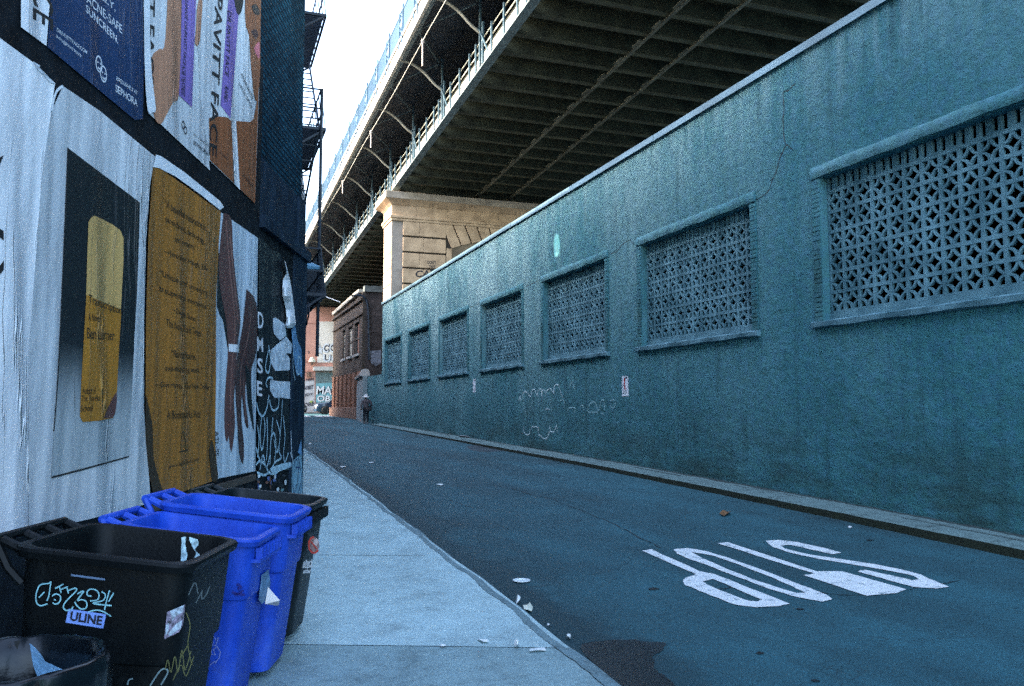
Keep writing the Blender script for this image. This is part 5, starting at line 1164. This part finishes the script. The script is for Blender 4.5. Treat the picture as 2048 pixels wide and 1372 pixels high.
for hb, sg in ((19, 1), (23, -1)):
    b = V(P[hb])
    for q, (ax, ln) in enumerate(((-.03, .075), (-.01, .085), (.01, .08), (.028, .065))):
        P += [tuple(b+V((ax, .04, -.01))), tuple(b+V((ax, .04+ln*.6, -.035))), tuple(b+V((ax, .04+ln*.7, -.07)))]; m_ = len(P); E_ += [(hb, m_-3), (m_-3, m_-2), (m_-2, m_-1)]; r_ += [.010, .009, .008]
    P += [tuple(b+V((-sg*.035, .01, -.02))), tuple(b+V((-sg*.055, .045, -.045)))]; m_ = len(P); E_ += [(hb, m_-2), (m_-2, m_-1)]; r_ += [.011, .009]
skin('body', [V(p) for p in P], E_, r_, SK, man)
skin('jacket', [V(p) for p in [(0, 0, .84), (0, .02, 1.0), (0, .06, 1.22), (0, .09, 1.36), (0, .115, 1.42), (.18, .07, 1.33), (.33, .02, 1.10), (.28, .19, 1.01), (-.18, .07, 1.33), (-.28, .04, 1.08), (-.26, .15, .91)]], [(0, 1), (1, 2), (2, 3), (3, 4), (3, 5), (5, 6), (6, 7), (3, 8), (8, 9), (9, 10)], [(.19, .15), (.18, .145), (.19, .15), (.15, .12), .075, .085, .066, .052, .085, .066, .052], JK, man)
skin('trousers', [V(p) for p in [(0, 0, .86), (.09, 0, .80), (.10, .08, .47), (.10, .03, .07), (-.09, 0, .80), (-.10, -.02, .47), (-.11, -.17, .11)]], [(0, 1), (1, 2), (2, 3), (0, 4), (4, 5), (5, 6)], [.14, .11, .082, .07, .11, .082, .07], TR, man)
for sx_, sy, sz in ((.105, .06, .0), (-.115, -.12, .0)):
    MB().loft([[V((sx_+x, sy+y, z+sz)) for x, y, z in rr] for rr in (rrect(-.05, .05, -.13, .15, .045, 0), rrect(-.052, .052, -.135, .155, .045, .03), rrect(-.042, .042, -.12, .12, .04, .075), rrect(-.035, .035, -.10, .02, .03, .11))]).build('shoe', M('shoe_grey', (.10, .10, .10)), man, smooth=True, local=True)
lathe(MB(), [(.10, 1.575), (.19, 1.545), (.195, 1.552), (.115, 1.60), (.105, 1.68), (.08, 1.71), (.01, 1.715)], (0, .145, 0), 20).build('hat', HT, man, smooth=True, local=True)
lathe(MB(), [(.01, 1.47), (.06, 1.46), (.088, 1.50), (.092, 1.57), (.07, 1.60), (.01, 1.60)], (0, .13, 0), 14).build('hair', M('hair_grey', (.09, .085, .08)), man, smooth=True, local=True)
bag = thing('shoulder_bag', 'small black shoulder bag hanging at the walker\'s right hip on a cross strap', 'bag', pw+V((.2, -.1, .8)))
MB().loft([[V((.2+x, -.02+y, z))+pw for x, y, z in rr] for rr in (rrect(-.07, .11, -.14, .02, .03, .76), rrect(-.09, .12, -.15, .03, .03, .80), rrect(-.085, .115, -.145, .025, .03, .94), rrect(-.07, .1, -.13, .01, .03, .98))]).build('pouch', BG_, bag, smooth=True)
MB().ribbon([pw+V(q) for q in ((-.13, .02, 1.42), (-.11, -.065, 1.36), (-.03, -.115, 1.25), (.07, -.135, 1.1), (.16, -.14, .95))], .035, V((0, -1, .1))).build('strap', BG_, bag)

# ================================================================== parked car, cone
CYR = 78.5
fx = onY(628, 826, CYR); cz = zr(CYR)
car = thing('parked_car', 'dark navy sport utility car parked across the end of the lane', 'car', (fx.x+2.3, CYR, cz))
ox, oy = fx.x, CYR
PNT = M('car_paint', (.015, .035, .07), .15, 1, .18, spec=.8); TRIM = M('car_trim', (.02, .022, .025)); CHR = M('car_chrome', (.5, .5, .52), .1, 2, .2, metal=.9)
def sec(x, hw, zb, zs, hs, zt, ht):                             # half widths at sill/shoulder/top of one cross-section
    return [V((ox+x, oy+s_*w_, cz+z)) for s_, w_, z in ((-1, hw*.92, zb), (-1, hw, zb+.18), (-1, hw, (zb+zs)/2+.05), (-1, hs, zs), (-1, ht, zt), (1, ht, zt), (1, hs, zs), (1, hw, (zb+zs)/2+.05), (1, hw, zb+.18), (1, hw*.92, zb))]
MB().loft([sec(0.0, .62, .34, .72, .60, .74, .4), sec(.10, .80, .26, .86, .76, .90, .6), sec(.35, .90, .24, .98, .86, 1.03, .7), sec(.9, .95, .24, 1.04, .90, 1.10, .74), sec(1.35, .96, .24, 1.08, .92, 1.15, .76), sec(2.4, .97, .24, 1.10, .93, 1.16, .8), sec(3.8, .97, .24, 1.12, .93, 1.18, .8), sec(4.45, .93, .28, 1.1, .88, 1.16, .76), sec(4.62, .82, .38, 1.0, .78, 1.05, .6)]).build('body', PNT, car, smooth=True)
MB().loft([[V((ox+x, oy+s_*w_, cz+z)) for s_, w_, z in ((-1, a, z0), (-1, b_, z1), (1, b_, z1), (1, a, z0))] for x, a, b_, z0, z1 in ((1.25, .84, .80, 1.13, 1.16), (1.75, .86, .76, 1.13, 1.52), (2.1, .87, .70, 1.13, 1.70), (3.5, .87, .70, 1.14, 1.72), (4.1, .85, .70, 1.14, 1.62), (4.5, .82, .76, 1.14, 1.2))]).build('cabin_glass', M('car_glass', (.02, .035, .04), .2, 2, .06, spec=.9), car, smooth=True)
MB().loft([[V((ox+x, oy+y, cz+z)) for x, y, z in rrect(1.95, 4.15, -.71, .71, .2, zz)] for zz in (1.70, 1.745, 1.75)]).build('roof', PNT, car, smooth=True)
mb = MB()
for sg in (-1, 1):
    for (xa, za), (xb, zb_) in (((1.25, 1.13), (2.05, 1.71)), ((2.75, 1.13), (2.8, 1.71)), ((3.75, 1.13), (3.95, 1.68))): mb.bar((ox+xa, oy+sg*.87, cz+za), (ox+xb, oy+sg*.715, cz+zb_), .08, .05)
mb.build('pillars', PNT, car)
for sg in (-1, 1):
    MB().loft([[V((ox+x, oy+sg*y, cz+z)) for x, y, z in q] for q in (((.02, .50, .74), (.02, .50, .84), (.10, .78, .88), (.10, .80, .76)), ((.30, .56, .80), (.30, .56, .92), (.42, .84, .97), (.42, .89, .84)))]).build('headlight', M('lamp_glass', (.55, .6, .62), .1, 3, .1), car)
    for wx in (.95, 3.70):
        wb = MB(); cc = (ox+wx, oy+sg*.86, cz+.36); lathe(wb, [(.24, -.12), (.34, -.12), (.365, -.07), (.365, .07), (.34, .12), (.24, .12)], cc, 26, 'y'); wo = wb.build('wheel', RUB, car, smooth=True)
        rb = MB(); lathe(rb, [(.02, -.02), (.24, -.02), (.242, .02), (.02, .02)], (cc[0], cc[1]+sg*.04, cc[2]), 22, 'y')
        for j in range(8): a = j*math.pi/4; rb.bar((cc[0]+.05*math.cos(a), cc[1]+sg*.09, cc[2]+.05*math.sin(a)), (cc[0]+.23*math.cos(a), cc[1]+sg*.10, cc[2]+.23*math.sin(a)), .045)
        rb.build('rim', CHR, wo)
    MB().loft([[V((ox+x, oy+sg*y, cz+z)) for x, y, z in q] for q in (((1.55, .93, 1.12), (1.55, 1.08, 1.14), (1.55, 1.08, 1.28), (1.55, .95, 1.26)), ((1.75, .93, 1.12), (1.75, 1.06, 1.14), (1.75, 1.06, 1.28), (1.75, .95, 1.26)))]).build('mirror', TRIM, car)
MB().box((ox-.02, oy-.48, cz+.5), (ox+.05, oy+.48, cz+.72)).build('grille', TRIM, car)
MB().box((ox+1.3, oy-.985, cz+.27), (ox+3.35, oy-.972, cz+.40)).build('side_skirt', TRIM, car)
mb = MB()
for sg in (-1, 1):
    for wx in (.95, 3.70):
        for j in range(11): 
            a0, a1 = rad(-5+190*j/11), rad(-5+190*(j+1)/11); mb.add([V((ox+wx+r__*math.cos(a), oy+sg*.975, cz+.36+r__*math.sin(a))) for r__, a in ((.385, a0), (.46, a0), (.46, a1), (.385, a1))], [(0, 1, 2, 3)])
mb.build('arch_trim', TRIM, car)
pc = onY(677, 830, 71.8); cz2 = zr(71.8)
cone = thing('traffic_cone', 'orange traffic cone standing by the brown brick corner', 'cone', (pc.x, 71.8, cz2+.0))
lathe(MB(), [(.19, .03), (.15, .12), (.04, .74), (.03, .745), (.01, .745)], (pc.x, 71.8, cz2), 16).build('body', M('cone_orange', (.70, .14, .03), .1), cone, smooth=True)
MB().box((pc.x-.22, 71.58, cz2+.004), (pc.x+.22, 72.02, cz2+.03)).build('base', M('cone_base', (.5, .1, .03)), cone)
tyr = onY(609, 818, 82.0)
rg_ = thing('rubbish_sack', 'dark rubbish sack on the far pavement at the pillar edge', 'sack', (tyr.x, 84.2, zr(84)+.13))
mb = MB(); rings = []
for r, z in ((.1, 0), (.42, .05), (.5, .3), (.42, .6), (.2, .85), (.05, .95)):
    rings.append([V((tyr.x+(r+.05*noise.noise((j, z*3, 1)))*math.cos(2*math.pi*j/14), 84.2+(r+.05*noise.noise((j, z*3, 5)))*math.sin(2*math.pi*j/14), zr(84)+.13+z)) for j in range(14)])
mb.loft(rings).build('sack', M('sack_film', (.02, .02, .024), .3, 6, .3, .5, 10), rg_, smooth='all')

# ================================================================== litter
def scrap(px, label, name='paper_scrap', cat='litter', mat=None, dz=.0, grp='litter scraps on the pavement and road', curl=.012):
    P = [gnd(x, y, dz) for x, y in px]; c = sum(P, V())/len(P)
    K = len(P); Q = [V((p.x, p.y, zr(p.y)+dz+.006+R.uniform(0, curl))) for p in P]; m_ = V((c.x, c.y, zr(c.y)+dz+.006+curl*R.uniform(.6, 1.6)))
    mb = MB().add(Q+[m_]+[q-V((0, 0, .002)) for q in Q]+[m_-V((0, 0, .002))], [(i, (i+1) % K, K) for i in range(K)]+[(K+1+(i+1) % K, K+1+i, 2*K+1) for i in range(K)]+[(i, K+1+i, K+1+(i+1) % K, (i+1) % K) for i in range(K)])
    return prop(mb.build(name, mat or M('litter_paper', (.62, .66, .66), .12), None), label, cat, grp)
OC = lambda x, y, a, b, k_=9: [(x+a*math.cos(v_)*R.uniform(.75, 1.1), y+b*math.sin(v_)*R.uniform(.75, 1.1)) for v_ in (2*math.pi*j/k_ for j in range(k_))]
LN = .12
scrap(OC(1036, 1205, 5, 5), 'small crumpled white paper scrap at the kerb edge, just above the larger cream one', curl=.04)
scrap([(1046, 1221), (1052, 1218), (1060, 1216), (1066, 1218), (1063, 1225), (1056, 1228), (1048, 1226)], 'larger cream paper scrap lying in the gutter beside the kerb', mat=M('litter_cream', (.58, .60, .50)), curl=.05)
scrap([(955, 1280), (964, 1281), (974, 1283), (978, 1287), (966, 1288), (958, 1284)], 'flat white scrap on the pavement just below the slab joint', dz=LN)
scrap(OC(886, 1294, 7, 2.2), 'small white scrap on the older pavement slab, nearest the bins', dz=LN)
scrap(OC(1033, 1293, 5, 4), 'rounded white crumb of paper on the older slab, middle of the litter', dz=LN, curl=.03)
scrap([(1058, 1303), (1074, 1300), (1090, 1297), (1092, 1303), (1076, 1305), (1060, 1306)], 'long thin torn paper strip on the older slab near the kerb', dz=LN)
scrap(OC(1137, 1278, 5, 3), 'pale scrap at the edge of the dark wet patch', curl=.03)
scrap(OC(1097, 1252, 3, 2), 'tiny white crumb in the gutter between the cream scrap and the wet patch')
scrap(OC(743, 926, 6, 1.3), 'narrow white scrap out on the road beyond the kerb bend')
scrap(OC(879, 970, 7, 1.3), 'narrow white scrap on the middle of the road')
scrap(OC(686, 934, 6, 1.2), 'thin pale scrap in the far gutter below the dark pillar')
scrap(OC(1700, 1055, 4, 1.8), 'white scrap on the road between the lettering and the far kerb')
scrap(OC(834, 866, 3, 1.6), 'bright white scrap at the far kerb under the teal wall')
scrap(OC(620, 888, 3, 1.2), 'tiny pale scrap at the far end of the left pavement edge')
lf = scrap([(1439, 1031), (1446, 1026), (1456, 1025), (1462, 1028), (1458, 1031), (1448, 1034)], 'curled brown dead leaf on the road beyond the lettering', 'dead_leaf', 'leaf', M('leaf_brown', (.16, .075, .025), .3, 30), grp=None, curl=.05)
pl = gnd(1043, 1163); 
ld = lathe(MB(), [(.001, .006), (.055, .006), (.06, .014), (.082, .016), (.084, .011), (.06, .004), (.001, .003)], (pl.x, pl.y, zr(pl.y)), 24).build('cup_lid', M('lid_white', (.62, .68, .70), .08, 9, .4), None, smooth=True); prop(ld, 'round white plastic cup lid lying on the road near the kerb', 'lid')
bt = gnd(935, 876, .1); tb = MB().tube([bt+V((-.12, .5, .05)), bt+V((0, .1, .04)), bt+V((.03, -.1, .035)), bt+V((.04, -.2, .03))], [.045, .045, .02, .016], 10).build('bottle', M('bottle_dark', (.015, .02, .02), rough=.15), None, smooth=True); prop(tb, 'dark bottle lying against the kerb at the foot of the teal wall', 'bottle')
